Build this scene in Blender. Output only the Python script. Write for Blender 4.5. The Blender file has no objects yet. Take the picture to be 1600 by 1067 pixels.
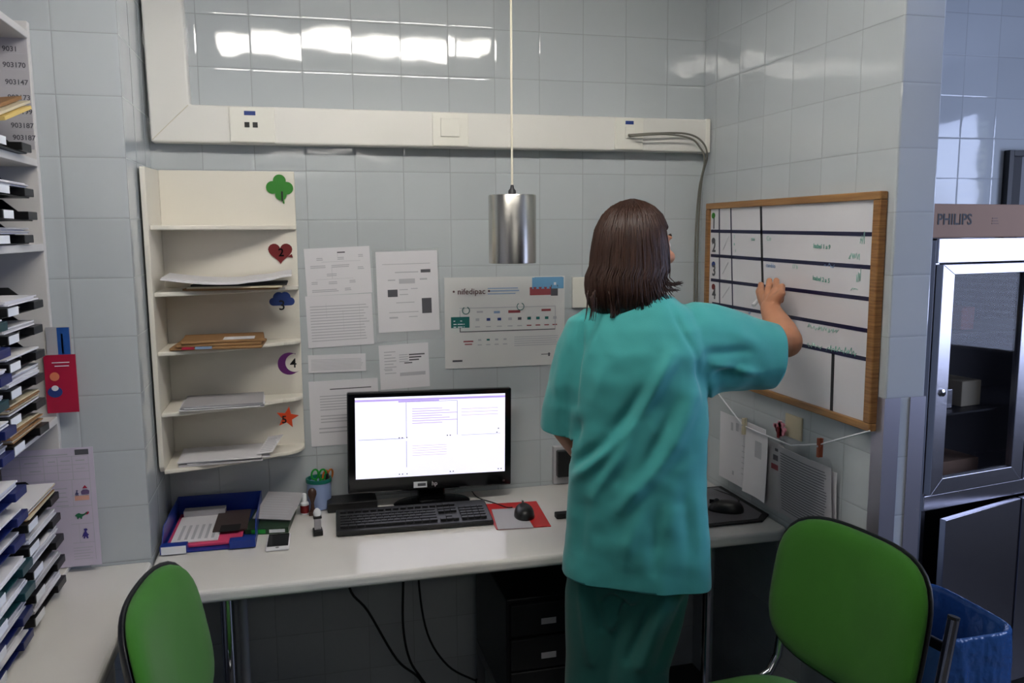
import bpy, bmesh, math, random
from mathutils import Vector, Matrix, noise
random.seed(7)
SC = bpy.context.scene
COL = SC.collection
PI = math.pi
V = Vector

# ------------------------------------------------------------------ camera
F_PX, YAW, PITCH, ROLL = 1312.26, .2507, .1294, -.0066
CAM = V((-.1923, -2.7119, 1.6088))
FW = V((math.sin(YAW)*math.cos(PITCH), math.cos(YAW)*math.cos(PITCH), -math.sin(PITCH)))
R0 = V((math.cos(YAW), -math.sin(YAW), 0)); U0 = R0.cross(FW)
RT = R0*math.cos(ROLL)+U0*math.sin(ROLL); UP = -R0*math.sin(ROLL)+U0*math.cos(ROLL)
def at(px, py, ax, v):
    """a point of the place, given where it is seen and one known coordinate (ax 0 = x, 1 = y, 2 = z)"""
    d = FW+RT*((px-800)/F_PX)-UP*((py-533.5)/F_PX)
    return CAM+d*((v-CAM[ax])/d[ax])
cd = bpy.data.cameras.new('camera'); cam = bpy.data.objects.new('camera', cd); COL.objects.link(cam)
cd.sensor_width = 36; cd.lens = F_PX/1600*36; cd.clip_start = .02
m = Matrix((RT, UP, -FW)).transposed().to_4x4(); m.translation = CAM
cam.matrix_world = m; SC.camera = cam
SC.view_settings.view_transform = 'Standard'; SC.view_settings.look = 'None'
SC.view_settings.gamma = 1; SC.view_settings.exposure = 1.46

# ------------------------------------------------------------------ materials
def srgb(c):
    return tuple(((x/255)/12.92 if x/255 <= .04045 else ((x/255+.055)/1.055)**2.4) for x in c)+(1,)
MATS = {}
def mat(name, c, rough=.5, metal=0, bump=0, bscale=40, var=0, vscale=8, coat=0, alpha=1, trans=0, emit=0, spec=.5, aniso=0, sheen=0, stretch=None, sub=0):
    if name in MATS: return MATS[name]
    m = bpy.data.materials.new(name); m.use_nodes = True; nt = m.node_tree; N = nt.nodes; L = nt.links
    b = N['Principled BSDF']; col = srgb(c)
    b.inputs['Base Color'].default_value = col
    b.inputs['Roughness'].default_value = rough; b.inputs['Metallic'].default_value = metal
    b.inputs['Coat Weight'].default_value = coat; b.inputs['Alpha'].default_value = alpha
    b.inputs['Transmission Weight'].default_value = trans; b.inputs['Specular IOR Level'].default_value = spec
    b.inputs['Anisotropic'].default_value = aniso; b.inputs['Sheen Weight'].default_value = sheen
    if sub: b.inputs['Subsurface Weight'].default_value = sub; b.inputs['Subsurface Radius'].default_value = (.01, .004, .002)
    if emit: b.inputs['Emission Color'].default_value = col; b.inputs['Emission Strength'].default_value = emit
    tc = N.new('ShaderNodeTexCoord'); mp = N.new('ShaderNodeMapping'); L.new(tc.outputs['Object'], mp.inputs[0])
    if stretch: mp.inputs['Scale'].default_value = stretch
    nz = N.new('ShaderNodeTexNoise'); nz.inputs['Scale'].default_value = vscale; nz.inputs['Detail'].default_value = 4
    L.new(mp.outputs[0], nz.inputs['Vector'])
    mx = N.new('ShaderNodeMix'); mx.data_type = 'RGBA'
    v = var or .02
    mx.inputs['A'].default_value = tuple(x*(1-v) for x in col[:3])+(1,)
    mx.inputs['B'].default_value = tuple(min(1, x*(1+v)) for x in col[:3])+(1,)
    L.new(nz.outputs['Fac'], mx.inputs['Factor']); L.new(mx.outputs['Result'], b.inputs['Base Color'])
    if bump:
        n2 = N.new('ShaderNodeTexNoise'); n2.inputs['Scale'].default_value = bscale; n2.inputs['Detail'].default_value = 3
        L.new(mp.outputs[0], n2.inputs['Vector'])
        bp = N.new('ShaderNodeBump'); bp.inputs['Distance'].default_value = bump
        L.new(n2.outputs['Fac'], bp.inputs['Height']); L.new(bp.outputs[0], b.inputs['Normal'])
    MATS[name] = m; return m

TS = .15
def tile_mat(name, ua, u0, v0, c, grout):
    m = bpy.data.materials.new(name); m.use_nodes = True; nt = m.node_tree; N = nt.nodes; L = nt.links
    b = N['Principled BSDF']
    g = N.new('ShaderNodeNewGeometry'); s = N.new('ShaderNodeSeparateXYZ'); L.new(g.outputs['Position'], s.inputs[0])
    def M(op, a, bb=None, c2=None, clamp=False):
        n = N.new('ShaderNodeMath'); n.operation = op; n.use_clamp = clamp
        for i, x in enumerate((a, bb, c2)):
            if x is None: continue
            if isinstance(x, (int, float)): n.inputs[i].default_value = x
            else: L.new(x, n.inputs[i])
        return n.outputs[0]
    u = M('DIVIDE', M('SUBTRACT', s.outputs[ua], u0), TS); v = M('DIVIDE', M('SUBTRACT', s.outputs[2], v0), TS)
    fu = M('FRACT', u); fv = M('FRACT', v); iu = M('FLOOR', u); iv = M('FLOOR', v)
    cu = M('SUBTRACT', .5, M('ABSOLUTE', M('SUBTRACT', fu, .5))); cv = M('SUBTRACT', .5, M('ABSOLUTE', M('SUBTRACT', fv, .5)))
    d = M('MULTIPLY', M('MINIMUM', cu, cv), TS)
    gm = M('LESS_THAN', d, .0011)
    cx = N.new('ShaderNodeCombineXYZ'); L.new(iu, cx.inputs[0]); L.new(iv, cx.inputs[1])
    wn = N.new('ShaderNodeTexWhiteNoise'); wn.noise_dimensions = '3D'; L.new(cx.outputs[0], wn.inputs['Vector'])
    sr = N.new('ShaderNodeSeparateColor'); L.new(wn.outputs['Color'], sr.inputs[0])
    tilt = M('ADD', M('MULTIPLY', M('SUBTRACT', fu, .5), M('SUBTRACT', sr.outputs[0], .5)), M('MULTIPLY', M('SUBTRACT', fv, .5), M('SUBTRACT', sr.outputs[1], .5)))
    nz = N.new('ShaderNodeTexNoise'); nz.inputs['Scale'].default_value = 9; nz.inputs['Detail'].default_value = 1
    va = N.new('ShaderNodeVectorMath'); va.operation = 'ADD'; L.new(g.outputs['Position'], va.inputs[0])
    sc2 = N.new('ShaderNodeVectorMath'); sc2.operation = 'SCALE'; L.new(cx.outputs[0], sc2.inputs[0]); sc2.inputs['Scale'].default_value = .63
    L.new(sc2.outputs[0], va.inputs[1]); L.new(va.outputs[0], nz.inputs['Vector'])
    e = M('DIVIDE', d, .009, clamp=True); e = M('SUBTRACT', 1, M('POWER', M('SUBTRACT', 1, e), 2.5))
    h = M('ADD', M('MULTIPLY', tilt, .0022), M('ADD', M('MULTIPLY', nz.outputs['Fac'], .0009), M('MULTIPLY', e, .0006)))
    bp = N.new('ShaderNodeBump'); bp.inputs['Distance'].default_value = 1.0; bp.inputs['Strength'].default_value = 1.0
    L.new(h, bp.inputs['Height']); L.new(bp.outputs[0], b.inputs['Normal'])
    k = M('ADD', .965, M('MULTIPLY', sr.outputs[2], .07))
    vm = N.new('ShaderNodeVectorMath'); vm.operation = 'SCALE'; vm.inputs[0].default_value = srgb(c)[:3]; L.new(k, vm.inputs['Scale'])
    mx = N.new('ShaderNodeMix'); mx.data_type = 'RGBA'; L.new(gm, mx.inputs['Factor']); L.new(vm.outputs[0], mx.inputs['A']); mx.inputs['B'].default_value = srgb(grout)
    L.new(mx.outputs['Result'], b.inputs['Base Color'])
    L.new(M('ADD', .05, M('MULTIPLY', gm, .5)), b.inputs['Roughness'])
    b.inputs['Specular IOR Level'].default_value = .55
    return m

def wood_mat(name, c1, c2, stretch, scale=14):
    m = bpy.data.materials.new(name); m.use_nodes = True; nt = m.node_tree; N = nt.nodes; L = nt.links
    b = N['Principled BSDF']; tc = N.new('ShaderNodeTexCoord'); mp = N.new('ShaderNodeMapping'); mp.inputs['Scale'].default_value = stretch
    L.new(tc.outputs['Object'], mp.inputs[0]); nz = N.new('ShaderNodeTexNoise'); nz.inputs['Scale'].default_value = scale; nz.inputs['Detail'].default_value = 6
    L.new(mp.outputs[0], nz.inputs['Vector']); cr = N.new('ShaderNodeValToRGB'); cr.color_ramp.elements[0].position = .3; cr.color_ramp.elements[1].position = .7
    cr.color_ramp.elements[0].color = srgb(c1); cr.color_ramp.elements[1].color = srgb(c2)
    L.new(nz.outputs['Fac'], cr.inputs[0]); L.new(cr.outputs[0], b.inputs['Base Color']); b.inputs['Roughness'].default_value = .4
    return m

TILE_C, GROUT = (188, 194, 197), (160, 164, 167)
M_tb = tile_mat('tile_back', 0, 0, .75, TILE_C, GROUT)
M_tp = tile_mat('tile_pier', 0, -.5945, .75, TILE_C, GROUT)
M_ts = tile_mat('tile_side', 1, -.986, .75, TILE_C, GROUT)
M_te = tile_mat('tile_end', 0, 1.19, .75, TILE_C, GROUT)
M_plaster = mat('plaster', (205, 203, 196), .85, bump=.0005, bscale=120)
M_dimwall = mat('painted_wall', (128, 128, 128), .7, bump=.0004, bscale=90)
M_floor = mat('floor_vinyl', (62, 60, 58), .45, var=.25, vscale=30)
M_cream = mat('cream_laminate', (228, 223, 211), .42)
M_creamd = mat('cream_edge', (212, 205, 186), .5)
M_white = mat('white_plastic', (226, 224, 218), .38)
M_plate = mat('plate_plastic', (232, 230, 220), .3)
M_desk = mat('desk_laminate', (222, 219, 214), .17, var=.03)
M_deske = mat('desk_edge', (205, 203, 198), .35)
M_shelfw = mat('shelving_laminate', (206, 203, 200), .5)
M_black = mat('black_plastic', (14, 14, 15), .38)
M_blackm = mat('matt_black', (16, 16, 17), .65)
M_gloss = mat('gloss_black', (8, 8, 10), .12)
M_dgrey = mat('dark_grey_plastic', (42, 42, 44), .5)
M_grey = mat('grey_plastic', (120, 120, 122), .5)
M_chrome = mat('chrome', (205, 205, 208), .12, metal=1)
M_steel = mat('brushed_steel', (178, 176, 182), .32, metal=1, bump=.00015, bscale=60, stretch=(1, 1, 30), aniso=.4)
M_lamp = mat('brushed_aluminium', (196, 193, 186), .24, metal=1, bump=.0001, bscale=60, stretch=(1, 1, 40))
M_guard = mat('guard_aluminium', (176, 174, 184), .4, metal=.85)
M_paper = mat('paper', (222, 220, 224), .7)
M_paperg = mat('grey_paper', (176, 174, 178), .7)
M_cream_paper = mat('cream_paper', (208, 196, 168), .7)
M_sleeve = mat('plastic_sleeve', (214, 216, 218), .12, alpha=.28)
M_ink = mat('ink', (84, 84, 90), .7)
M_inkl = mat('pale_ink', (182, 182, 188), .7)
M_kraft = mat('kraft_paper', (150, 112, 72), .75, var=.12, vscale=20)
M_box = mat('cardboard', (150, 120, 100), .8, var=.06)
M_blue = mat('blue_plastic', (22, 52, 140), .3)
M_navy = mat('navy_plastic', (18, 32, 92), .35)
M_teal = mat('teal_plastic', (18, 60, 66), .35)
M_pink = mat('pink_card', (214, 68, 110), .6)
M_red = mat('red_plastic', (196, 34, 34), .4)
M_redc = mat('red_card', (176, 26, 62), .45)
M_bluec = mat('blue_card', (36, 88, 164), .45)
M_gchair = mat('green_fabric', (50, 112, 20), .95, bump=.0006, bscale=900, var=.14, vscale=14, sheen=.15)
M_shell = mat('chair_shell', (20, 20, 22), .45)
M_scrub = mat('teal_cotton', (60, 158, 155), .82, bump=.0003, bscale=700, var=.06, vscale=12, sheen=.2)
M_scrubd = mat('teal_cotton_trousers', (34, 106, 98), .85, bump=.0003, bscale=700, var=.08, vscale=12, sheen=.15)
M_skin = mat('skin', (196, 138, 106), .5, var=.1, vscale=24, bump=.0003, bscale=300, sub=.06)
M_hair = mat('brown_hair', (36, 23, 18), .38, var=.5, vscale=60, stretch=(1, 1, .08), spec=.6)
M_hairs = mat('brown_hair_strands', (54, 34, 25), .46, var=.8, vscale=160, stretch=(1, 1, .03), spec=.4)
M_bwhite = mat('whiteboard_enamel', (222, 220, 224), .16)
M_tape = mat('navy_tape', (20, 22, 62), .35)
M_tapek = mat('black_tape', (10, 10, 14), .35)
M_green_ink = mat('green_marker', (96, 170, 150), .5)
M_pgreen_ink = mat('pale_green_marker', (158, 200, 188), .5)
M_pblue_ink = mat('pale_blue_marker', (140, 166, 200), .5)
M_oak = wood_mat('oak_frame', (120, 78, 42), (168, 122, 72), (1, 1, 14))
M_oakh = wood_mat('oak_frame_rail', (128, 86, 46), (180, 134, 80), (1, .06, 1), 60)
M_bag = mat('blue_bin_liner', (46, 86, 140), .16, alpha=.82, bump=.012, bscale=16, var=.2)
M_bin = mat('bin_plastic', (90, 94, 100), .5)
M_screen = mat('screen', (236, 236, 252), .3, emit=.31)
M_scr_l = mat('screen_line', (130, 128, 170), .3, emit=.22)
M_scr_p = mat('screen_violet', (180, 160, 226), .3, emit=.28)
M_glass = mat('cabinet_glass', (16, 16, 20), .03, alpha=.24, spec=.4)
M_dark_in = mat('cabinet_inside', (34, 32, 36), .5, metal=.3)
M_clear = mat('clear_plastic', (220, 224, 226), .1, alpha=.35)
M_rubber = mat('cable_rubber', (18, 18, 18), .5)
M_gcable = mat('grey_cable', (120, 118, 108), .5)
M_cord = mat('cream_cord', (222, 216, 196), .6)
M_clover = mat('green_foam', (44, 130, 34), .6); M_heart = mat('dark_red_foam', (110, 10, 16), .5)
M_cloud = mat('blue_foam', (36, 62, 130), .6); M_moon = mat('purple_foam', (88, 22, 96), .6); M_star = mat('orange_foam', (206, 66, 18), .6)
M_green = mat('green_plastic', (30, 150, 50), .35); M_orange = mat('orange_plastic', (206, 110, 30), .35)
M_cupg = mat('teal_rim', (20, 110, 96), .4); M_cup = mat('pale_blue_cup', (150, 168, 208), .4)
M_brown = mat('brown_wood_handle', (70, 44, 34), .35)
M_label = mat('white_label', (230, 232, 236), .5)
M_blinds = mat('blind_slats', (210, 216, 226), .5)

# ------------------------------------------------------------------ builders
def wm(o):
    m = o.matrix_basis.copy()
    while o.parent: o = o.parent; m = o.matrix_basis @ m
    return m
def tag(o, label=None, cat=None, group=None, kind=None):
    if label: o['label'] = label
    if cat: o['category'] = cat
    if group: o['group'] = group
    if kind: o['kind'] = kind
    return o
def thing(name, label, cat, loc=(0, 0, 0), rz=0, group=None):
    o = bpy.data.objects.new(name, None); COL.objects.link(o); o.empty_display_size = .05
    o.location = loc; o.rotation_euler = (0, 0, rz)
    return tag(o, label, cat, group)

class B:
    def __init__(s): s.bm = bmesh.new(); s.mi = 0; s.mats = []
    def use(s, m):
        if m not in s.mats: s.mats.append(m)
        s.mi = s.mats.index(m); return s
    def _f(s, vs):
        try: f = s.bm.faces.new(vs)
        except ValueError: return None
        f.material_index = s.mi; return f
    def box(s, a, b, M=None):
        x0, x1 = sorted((a[0], b[0])); y0, y1 = sorted((a[1], b[1])); z0, z1 = sorted((a[2], b[2]))
        c = [V((x, y, z)) for x in (x0, x1) for y in (y0, y1) for z in (z0, z1)]
        if M: c = [M @ p for p in c]
        v = [s.bm.verts.new(p) for p in c]
        for q in ((0, 1, 3, 2), (4, 6, 7, 5), (0, 4, 5, 1), (2, 3, 7, 6), (0, 2, 6, 4), (1, 5, 7, 3)): s._f([v[i] for i in q])
        return s
    def quad(s, pts): s._f([s.bm.verts.new(p) for p in pts]); return s
    def rings(s, rings, cap=True, close=True):
        vr = [[s.bm.verts.new(p) for p in r] for r in rings]; n = len(vr[0])
        for a, b in zip(vr, vr[1:]):
            for i in range(n if close else n-1): s._f([a[i], a[(i+1) % n], b[(i+1) % n], b[i]])
        if cap: s._f(list(reversed(vr[0]))); s._f(vr[-1])
        return s
    def prism(s, pts, off, M=None):
        """flat outline pts extruded by vector off"""
        a = [V(p) for p in pts]; b = [p+V(off) for p in a]
        if M: a = [M @ p for p in a]; b = [M @ p for p in b]
        return s.rings([a, b])
    def tube(s, pts, r, n=8, cap=True):
        pts = [V(p) for p in pts]; rs = r if isinstance(r, (list, tuple)) else [r]*len(pts)
        rings = []; up = None
        for i, p in enumerate(pts):
            t = (pts[min(i+1, len(pts)-1)]-pts[max(i-1, 0)]).normalized()
            if up is None: up = V((0, 0, 1)) if abs(t.z) < .9 else V((1, 0, 0))
            a = (up-t*up.dot(t)).normalized(); bb = t.cross(a); up = a
            rings.append([p+(a*math.cos(k*2*PI/n)+bb*math.sin(k*2*PI/n))*rs[i] for k in range(n)])
        return s.rings(rings, cap)
    def lathe(s, c, prof, n=24, cap=True, ax=None):
        c = V(c); A = ax or Matrix.Identity(3)
        return s.rings([[c+A @ V((r*math.cos(k*2*PI/n), r*math.sin(k*2*PI/n), z)) for k in range(n)] for r, z in prof], cap)
    def ball(s, c, r, n=12, sc=(1, 1, 1), M=None):
        c = V(c); rg = []
        for j in range(n+1):
            a = -PI/2+PI*j/n
            if j in (0, n): a *= .985
            ring = [V((math.cos(a)*math.cos(k*PI/n)*r*sc[0], math.cos(a)*math.sin(k*PI/n)*r*sc[1], math.sin(a)*r*sc[2])) for k in range(2*n)]
            rg.append([c+(M @ p if M else p) for p in ring])
        return s.rings(rg)
    def build(s, name, m=None, parent=None, smooth=False, bevel=0, seg=2, origin=None):
        bm = s.bm; bmesh.ops.recalc_face_normals(bm, faces=bm.faces)
        me = bpy.data.meshes.new(name)
        ms = s.mats or [m]
        if parent is not None: inv = wm(parent).inverted(); loc = None
        else:
            xs = [v.co for v in bm.verts]
            o = V(origin) if origin else V(((min(p.x for p in xs)+max(p.x for p in xs))/2, (min(p.y for p in xs)+max(p.y for p in xs))/2, min(p.z for p in xs)))
            inv = Matrix.Translation(-o); loc = o
        bm.transform(inv); bm.to_mesh(me); bm.free()
        for x in ms: me.materials.append(x)
        ob = bpy.data.objects.new(name, me); COL.objects.link(ob)
        if loc is not None: ob.location = loc
        if parent is not None: ob.parent = parent
        if smooth:
            me.polygons.foreach_set('use_smooth', [True]*len(me.polygons))
            if smooth != 'all': me.set_sharp_from_angle(angle=math.radians(40))
        if bevel:
            bv = ob.modifiers.new('b', 'BEVEL'); bv.width = bevel; bv.segments = seg; bv.limit_method = 'ANGLE'; bv.angle_limit = math.radians(35)
        return ob
def box(name, a, b, m, parent=None, bevel=0, M=None):
    return B().box(a, b, M).build(name, m, parent, bevel=bevel)
def struct(o): o['kind'] = 'structure'; return o
def children(o): return [c for c in COL.objects if c.parent == o]
def copy_tree(o, parent=None):
    c = o.copy(); COL.objects.link(c); c.parent = parent
    for ch in children(o):
        if ch is not c: copy_tree(ch, c)
    return c
FONT = None
def text_mesh(txt, size, M, m, name, parent=None, ext=.0003, bold=0, align='LEFT'):
    cu = bpy.data.curves.new('t', 'FONT'); cu.body = txt; cu.size = size; cu.extrude = ext; cu.offset = bold; cu.align_x = align; cu.resolution_u = 3
    t = bpy.data.objects.new('t', cu); COL.objects.link(t)
    dg = bpy.context.evaluated_depsgraph_get()
    me = bpy.data.meshes.new_from_object(t.evaluated_get(dg)); bpy.data.objects.remove(t); bpy.data.curves.remove(cu)
    me.name = name; me.transform(M)
    if parent is not None: me.transform(wm(parent).inverted())
    me.materials.clear(); me.materials.append(m)
    o = bpy.data.objects.new(name, me); COL.objects.link(o)
    if parent is not None: o.parent = parent
    return o
def frame_m(o, x, y):
    x = V(x).normalized(); y = V(y).normalized(); z = x.cross(y)
    M = Matrix((x, y, z)).transposed().to_4x4(); M.translation = V(o); return M
def fromR(R, loc): M = R.to_4x4(); M.translation = V(loc); return M

# ------------------------------------------------------------------ room
XL, YL, XR, YP, XP = -.5945, -.388, 1.19, -.986, 1.302
XW, XE, YF, ZC = -1.16, 3.5, -8.2, 2.52
struct(B().use(M_tb).box((XL, 0, 0), (XE+.1, .12, ZC)).build('wall_back', origin=(0, 0, 0)))
struct(B().use(M_tp).box((XW-.1, YL, 0), (XL, .12, ZC)).build('wall_left', origin=(XL, YL, 0)))
# side faces of the pier and of the partition use the tile grid along y
def side_tiles(o):
    me = o.data; me.materials.append(M_ts)
    for p in me.polygons:
        if abs(p.normal.x) > .9: p.material_index = 1
side_tiles([o for o in COL.objects if o.name == 'wall_left'][0])
wr = struct(B().use(M_te).box((XR, YP, 0), (XP, 0, ZC)).build('wall_right', origin=(XR, YP, 0), bevel=.004)); side_tiles(wr)
struct(B().use(M_dimwall).box((XW-.1, YF, 0), (XW, YL, ZC)).build('wall_west', origin=(XW, YF, 0)))
struct(B().use(M_dimwall).box((XW-.1, YF-.1, 0), (XE+.1, YF, ZC)).build('wall_front', origin=(0, YF, 0)))
struct(B().use(M_floor).box((XW-.1, YF-.1, -.1), (XE+.1, .12, 0)).build('floor', origin=(0, 0, 0)))
struct(B().use(M_plaster).box((XW-.1, YF-.1, ZC), (XE+.1, .12, ZC+.1)).build('ceiling', origin=(0, 0, ZC)))
WY0, WY1, WZ0, WZ1 = -2.9, -1.15, 1.0, 2.25
we = B().use(M_dimwall)
we.box((XE, YF, 0), (XE+.1, WY0, ZC)).box((XE, WY1, 0), (XE+.1, .12, ZC)).box((XE, WY0, 0), (XE+.1, WY1, WZ0)).box((XE, WY0, WZ1), (XE+.1, WY1, ZC))
struct(we.build('wall_east', origin=(XE, 0, 0)))
win = bpy.data.objects.new('window_1', None); COL.objects.link(win); win.location = (XE, (WY0+WY1)/2, WZ0); struct(win)
wf = B().use(M_white)
for y0, y1, z0, z1 in ((WY0, WY0+.05, WZ0, WZ1), (WY1-.05, WY1, WZ0, WZ1), (WY0+.05, WY1-.05, WZ0, WZ0+.05), (WY0+.05, WY1-.05, WZ1-.05, WZ1), ((WY0+WY1)/2-.025, (WY0+WY1)/2+.025, WZ0+.05, WZ1-.05)):
    wf.box((XE+.02, y0, z0), (XE+.07, y1, z1))
struct(wf.build('window_frame', parent=win))
struct(box('window_pane', (XE+.042, WY0+.05, WZ0+.05), (XE+.046, WY1-.05, WZ1-.05), mat('window_glass', (235, 240, 245), .02, alpha=.12), win))
bl = B().use(M_blinds); z = WZ0+.04
while z < WZ1-.03:
    bl.box((-.013, WY0+.02, -.0006), (.013, WY1-.02, .0006), Matrix.Translation((XE-.02, 0, z)) @ Matrix.Rotation(math.radians(24), 4, 'Y')); z += .033
bl.box((XE-.04, WY0, WZ1-.03), (XE-.002, WY1, WZ1+.01))
bo = bl.build('window_blind'); tag(bo, 'pale horizontal slat blind hanging at the east window', 'blind')

# daylight outside, the lamps of the room and an added fill lamp
w = bpy.data.worlds.new('w'); SC.world = w; w.use_nodes = True
bgn = w.node_tree.nodes['Background']; sk = w.node_tree.nodes.new('ShaderNodeTexSky'); sk.sky_type = 'NISHITA'; sk.sun_disc = False; sk.sun_elevation = math.radians(40); sk.sun_rotation = math.radians(200)
w.node_tree.links.new(sk.outputs[0], bgn.inputs[0]); bgn.inputs[1].default_value = .1
def area(name, loc, sx, sy, e, col, rot=(0, 0, 0)):
    l = bpy.data.lights.new(name, 'AREA'); l.shape = 'RECTANGLE'; l.size = sx; l.size_y = sy; l.energy = e; l.color = col
    o = bpy.data.objects.new(name, l); COL.objects.link(o); o.location = loc; o.rotation_euler = rot; return o
area('window_daylight', (XE-.06, (WY0+WY1)/2, (WZ0+WZ1)/2), 1.2, 1.7, 20, (.56, .66, 1.0), (0, math.radians(90), 0))
M_tube = mat('lamp_tube', (255, 251, 245), .4, emit=10.5)
M_tubef = mat('far_and_fill_tube', (255, 251, 245), .4, emit=2.8)
M_refl = mat('lamp_housing', (225, 225, 222), .4)
def fixture(cx, cy, L, label, mt):
    t = thing('ceiling_light', label, 'ceiling light', (cx, cy, ZC))
    b = B().use(M_refl).box((cx-L/2-.03, cy-.15, ZC-.05), (cx+L/2+.03, cy+.15, ZC-.001))
    b.build('housing', parent=t, bevel=.004)
    for s in (-.07, .07):
        B().use(mt).tube([(cx-L/2, cy+s, ZC-.075), (cx+L/2, cy+s, ZC-.075)], .022, 12).build('tube', parent=t, smooth=True)
    for s in (-1, 1): box('end_bracket', (cx+s*(L/2+.002), cy-.11, ZC-.1), (cx+s*(L/2+.014), cy+.11, ZC-.05), M_refl, t)
fixture(.12, -1.29, 1.18, 'twin tube ceiling light above the desk and the standing person', M_tube)
fixture(.3, -4.4, 1.18, 'added twin tube fill light on the ceiling behind the camera', M_tubef)  # added unseen lamp, front fill for the person; its reflection falls behind the trunking
fixture(.2, -7.3, 1.18, 'twin tube ceiling light at the far end of the room', M_tubef)
# ------------------------------------------------------------------ worktops
ZD = .74
YD = -.622
t = thing('desk', 'white laminate desk along the tiled back wall under the monitor', 'desk', (.3, -.3, 0))
def slab(bm, pts, z0, z1): return bm.prism([(x, y, z0) for x, y in pts], (0, 0, z1-z0))
slab(B().use(M_desk), [(XL+.003, -.002), (XR-.003, -.002), (XR-.003, YD+.03), (XR-.04, YD), (XL+.003, YD)], ZD-.034, ZD).build('desk_top', parent=t, bevel=.011, seg=4)
for x in (-.40, .985):
    B().use(M_chrome).tube([(x, -.5, 0), (x, -.5, ZD-.034)], .018, 12).build('leg', parent=t, smooth=True)
    box('leg_brace', (x-.012, -.48, ZD-.075), (x+.012, -.04, ZD-.036), M_steel, t)
B().use(M_grey).tube([(-.362, -.5, 0), (-.362, -.5, ZD-.034)], .012, 12).build('cable_riser', parent=t, smooth=True)
t = thing('side_worktop', 'off-white side worktop running towards the camera under the shelving unit', 'worktop', (-.87, -1.9, 0))
slab(B().use(M_desk), [(XW+.002, YL-.003), (XL, YL-.003), (XL, -3.2), (XW+.002, -3.2)], ZD-.03, ZD+.006).build('worktop', parent=t, bevel=.009, seg=3)
for y in (-.62, -1.9, -3.1): box('support_panel', (XW+.01, y-.009, 0), (XL-.06, y+.009, ZD-.03), M_shelfw, t)
ZS = ZD+.006

# ------------------------------------------------------------------ trunking with sockets
t = thing('cable_trunking', 'white plastic cable trunking in an L across the tiled wall', 'cable trunking', (.3, -.03, 1.875))
zt0, zt1 = 1.874, 1.982
yt = -.058
tb = B().use(M_white)
o_ = [(XL+.012, zt0), (1.183, zt0), (1.183, zt1), (-.472, zt1), (-.482, ZC-.002), (XL+.004, ZC-.002)]
tb.prism([(x, yt, z) for x, z in o_], (0, -yt-.001, 0)); tb.build('trunk_cover', parent=t, bevel=.006, seg=3)
tb = B().use(M_creamd)
tb.tube([(XL+.016, yt-.0006, zt0+.006), (-.476, yt-.0006, zt1-.002)], .0012, 6); tb.build('mitre_joint', parent=t)
box('end_cap', (1.168, yt-.003, zt0-.002), (1.186, -.001, zt1+.002), M_plate, t, .004)
def plate(x0, x1): return box('socket_plate', (x0, yt-.006, zt0+.003), (x1, yt+.001, zt1-.003), M_plate, t, .003)
p = plate(-.365, -.236)
box('label_strip', (-.322, yt-.0075, 1.955), (-.29, yt-.0055, 1.967), M_cloud, p)
for x in (-.315, -.292): box('jack', (x-.007, yt-.0078, 1.92), (x+.007, yt-.0055, 1.935), M_black, p)
p = plate(.235, .35); box('switch_rocker', (.26, yt-.011, 1.905), (.322, yt-.0055, 1.963), M_plate, p, .003)
p = plate(.84, .94)
box('label_strip', (.876, yt-.0075, 1.958), (.904, yt-.0055, 1.969), M_cloud, p)
box('jack_module', (.874, yt-.010, 1.912), (.908, yt-.0055, 1.95), M_plate, p, .002)
def wire(name, pts, r, m, label, cat='cable', group=None, n=8, sub=6):
    P = [V(p) for p in pts]; out = []
    for i in range(len(P)-1):
        a, b, c, d = P[max(i-1, 0)], P[i], P[i+1], P[min(i+2, len(P)-1)]
        for k in range(sub):
            s = k/sub; out.append(.5*((2*b)+(c-a)*s+(2*a-5*b+4*c-d)*s*s+(3*b-a-3*c+d)*s**3))
    out.append(P[-1]); o = B().use(m).tube(out, r, n).build(name, smooth=True); return tag(o, label, cat, group)
wire('network_cable', [(.888, yt-.008, 1.925), (.888, yt-.03, 1.922), (.97, yt-.034, 1.928), (1.08, yt-.03, 1.93), (1.14, yt-.026, 1.908), (1.166, yt-.02, 1.86), (1.172, -.03, 1.78), (1.172, -.012, 1.6), (1.174, -.01, 1.3), (1.174, -.01, ZD+.004)], .0032, M_gcable, 'grey network cable from the upper jack looping down the corner', 'cable')
wire('network_cable', [(.893, yt-.008, 1.919), (.9, yt-.045, 1.918), (1.0, yt-.05, 1.924), (1.09, yt-.04, 1.915), (1.128, yt-.033, 1.89), (1.155, yt-.024, 1.845), (1.163, -.03, 1.75), (1.163, -.012, 1.6), (1.164, -.01, 1.3), (1.164, -.01, ZD+.004)], .0032, M_gcable, 'grey network cable hanging slightly lower in its loop beside the other', 'cable')

# ------------------------------------------------------------------ pendant lamp
lx, ly = .403, -.4
t = thing('pendant_lamp', 'brushed aluminium cylinder pendant lamp on a long cream cord', 'lamp', (lx, ly, ZC))
B().use(M_cord).tube([(lx, ly, 1.735), (lx, ly, ZC-.03)], .0033, 10).build('cord', parent=t, smooth=True)
B().use(M_white).lathe((lx, ly, ZC-.035), [(.004, 0), (.045, .004), (.05, .034)], 28).build('ceiling_rose', parent=t, smooth=True)
B().use(M_dgrey).lathe((lx, ly, 1.71), [(.011, 0), (.011, .014), (.006, .02), (.004, .03)], 16).build('cord_grip', parent=t, smooth=True)
B().use(M_lamp).lathe((lx, ly, 1.522), [(.0655, 0), (.067, .001), (.067, .187), (.0655, .19), (.012, .191)], 64).lathe((lx, ly, 1.5225), [(.0645, .183), (.0645, 0), (.0655, -.0005)], 48, cap=False).build('lamp_shade', parent=t, smooth=True)

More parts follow.
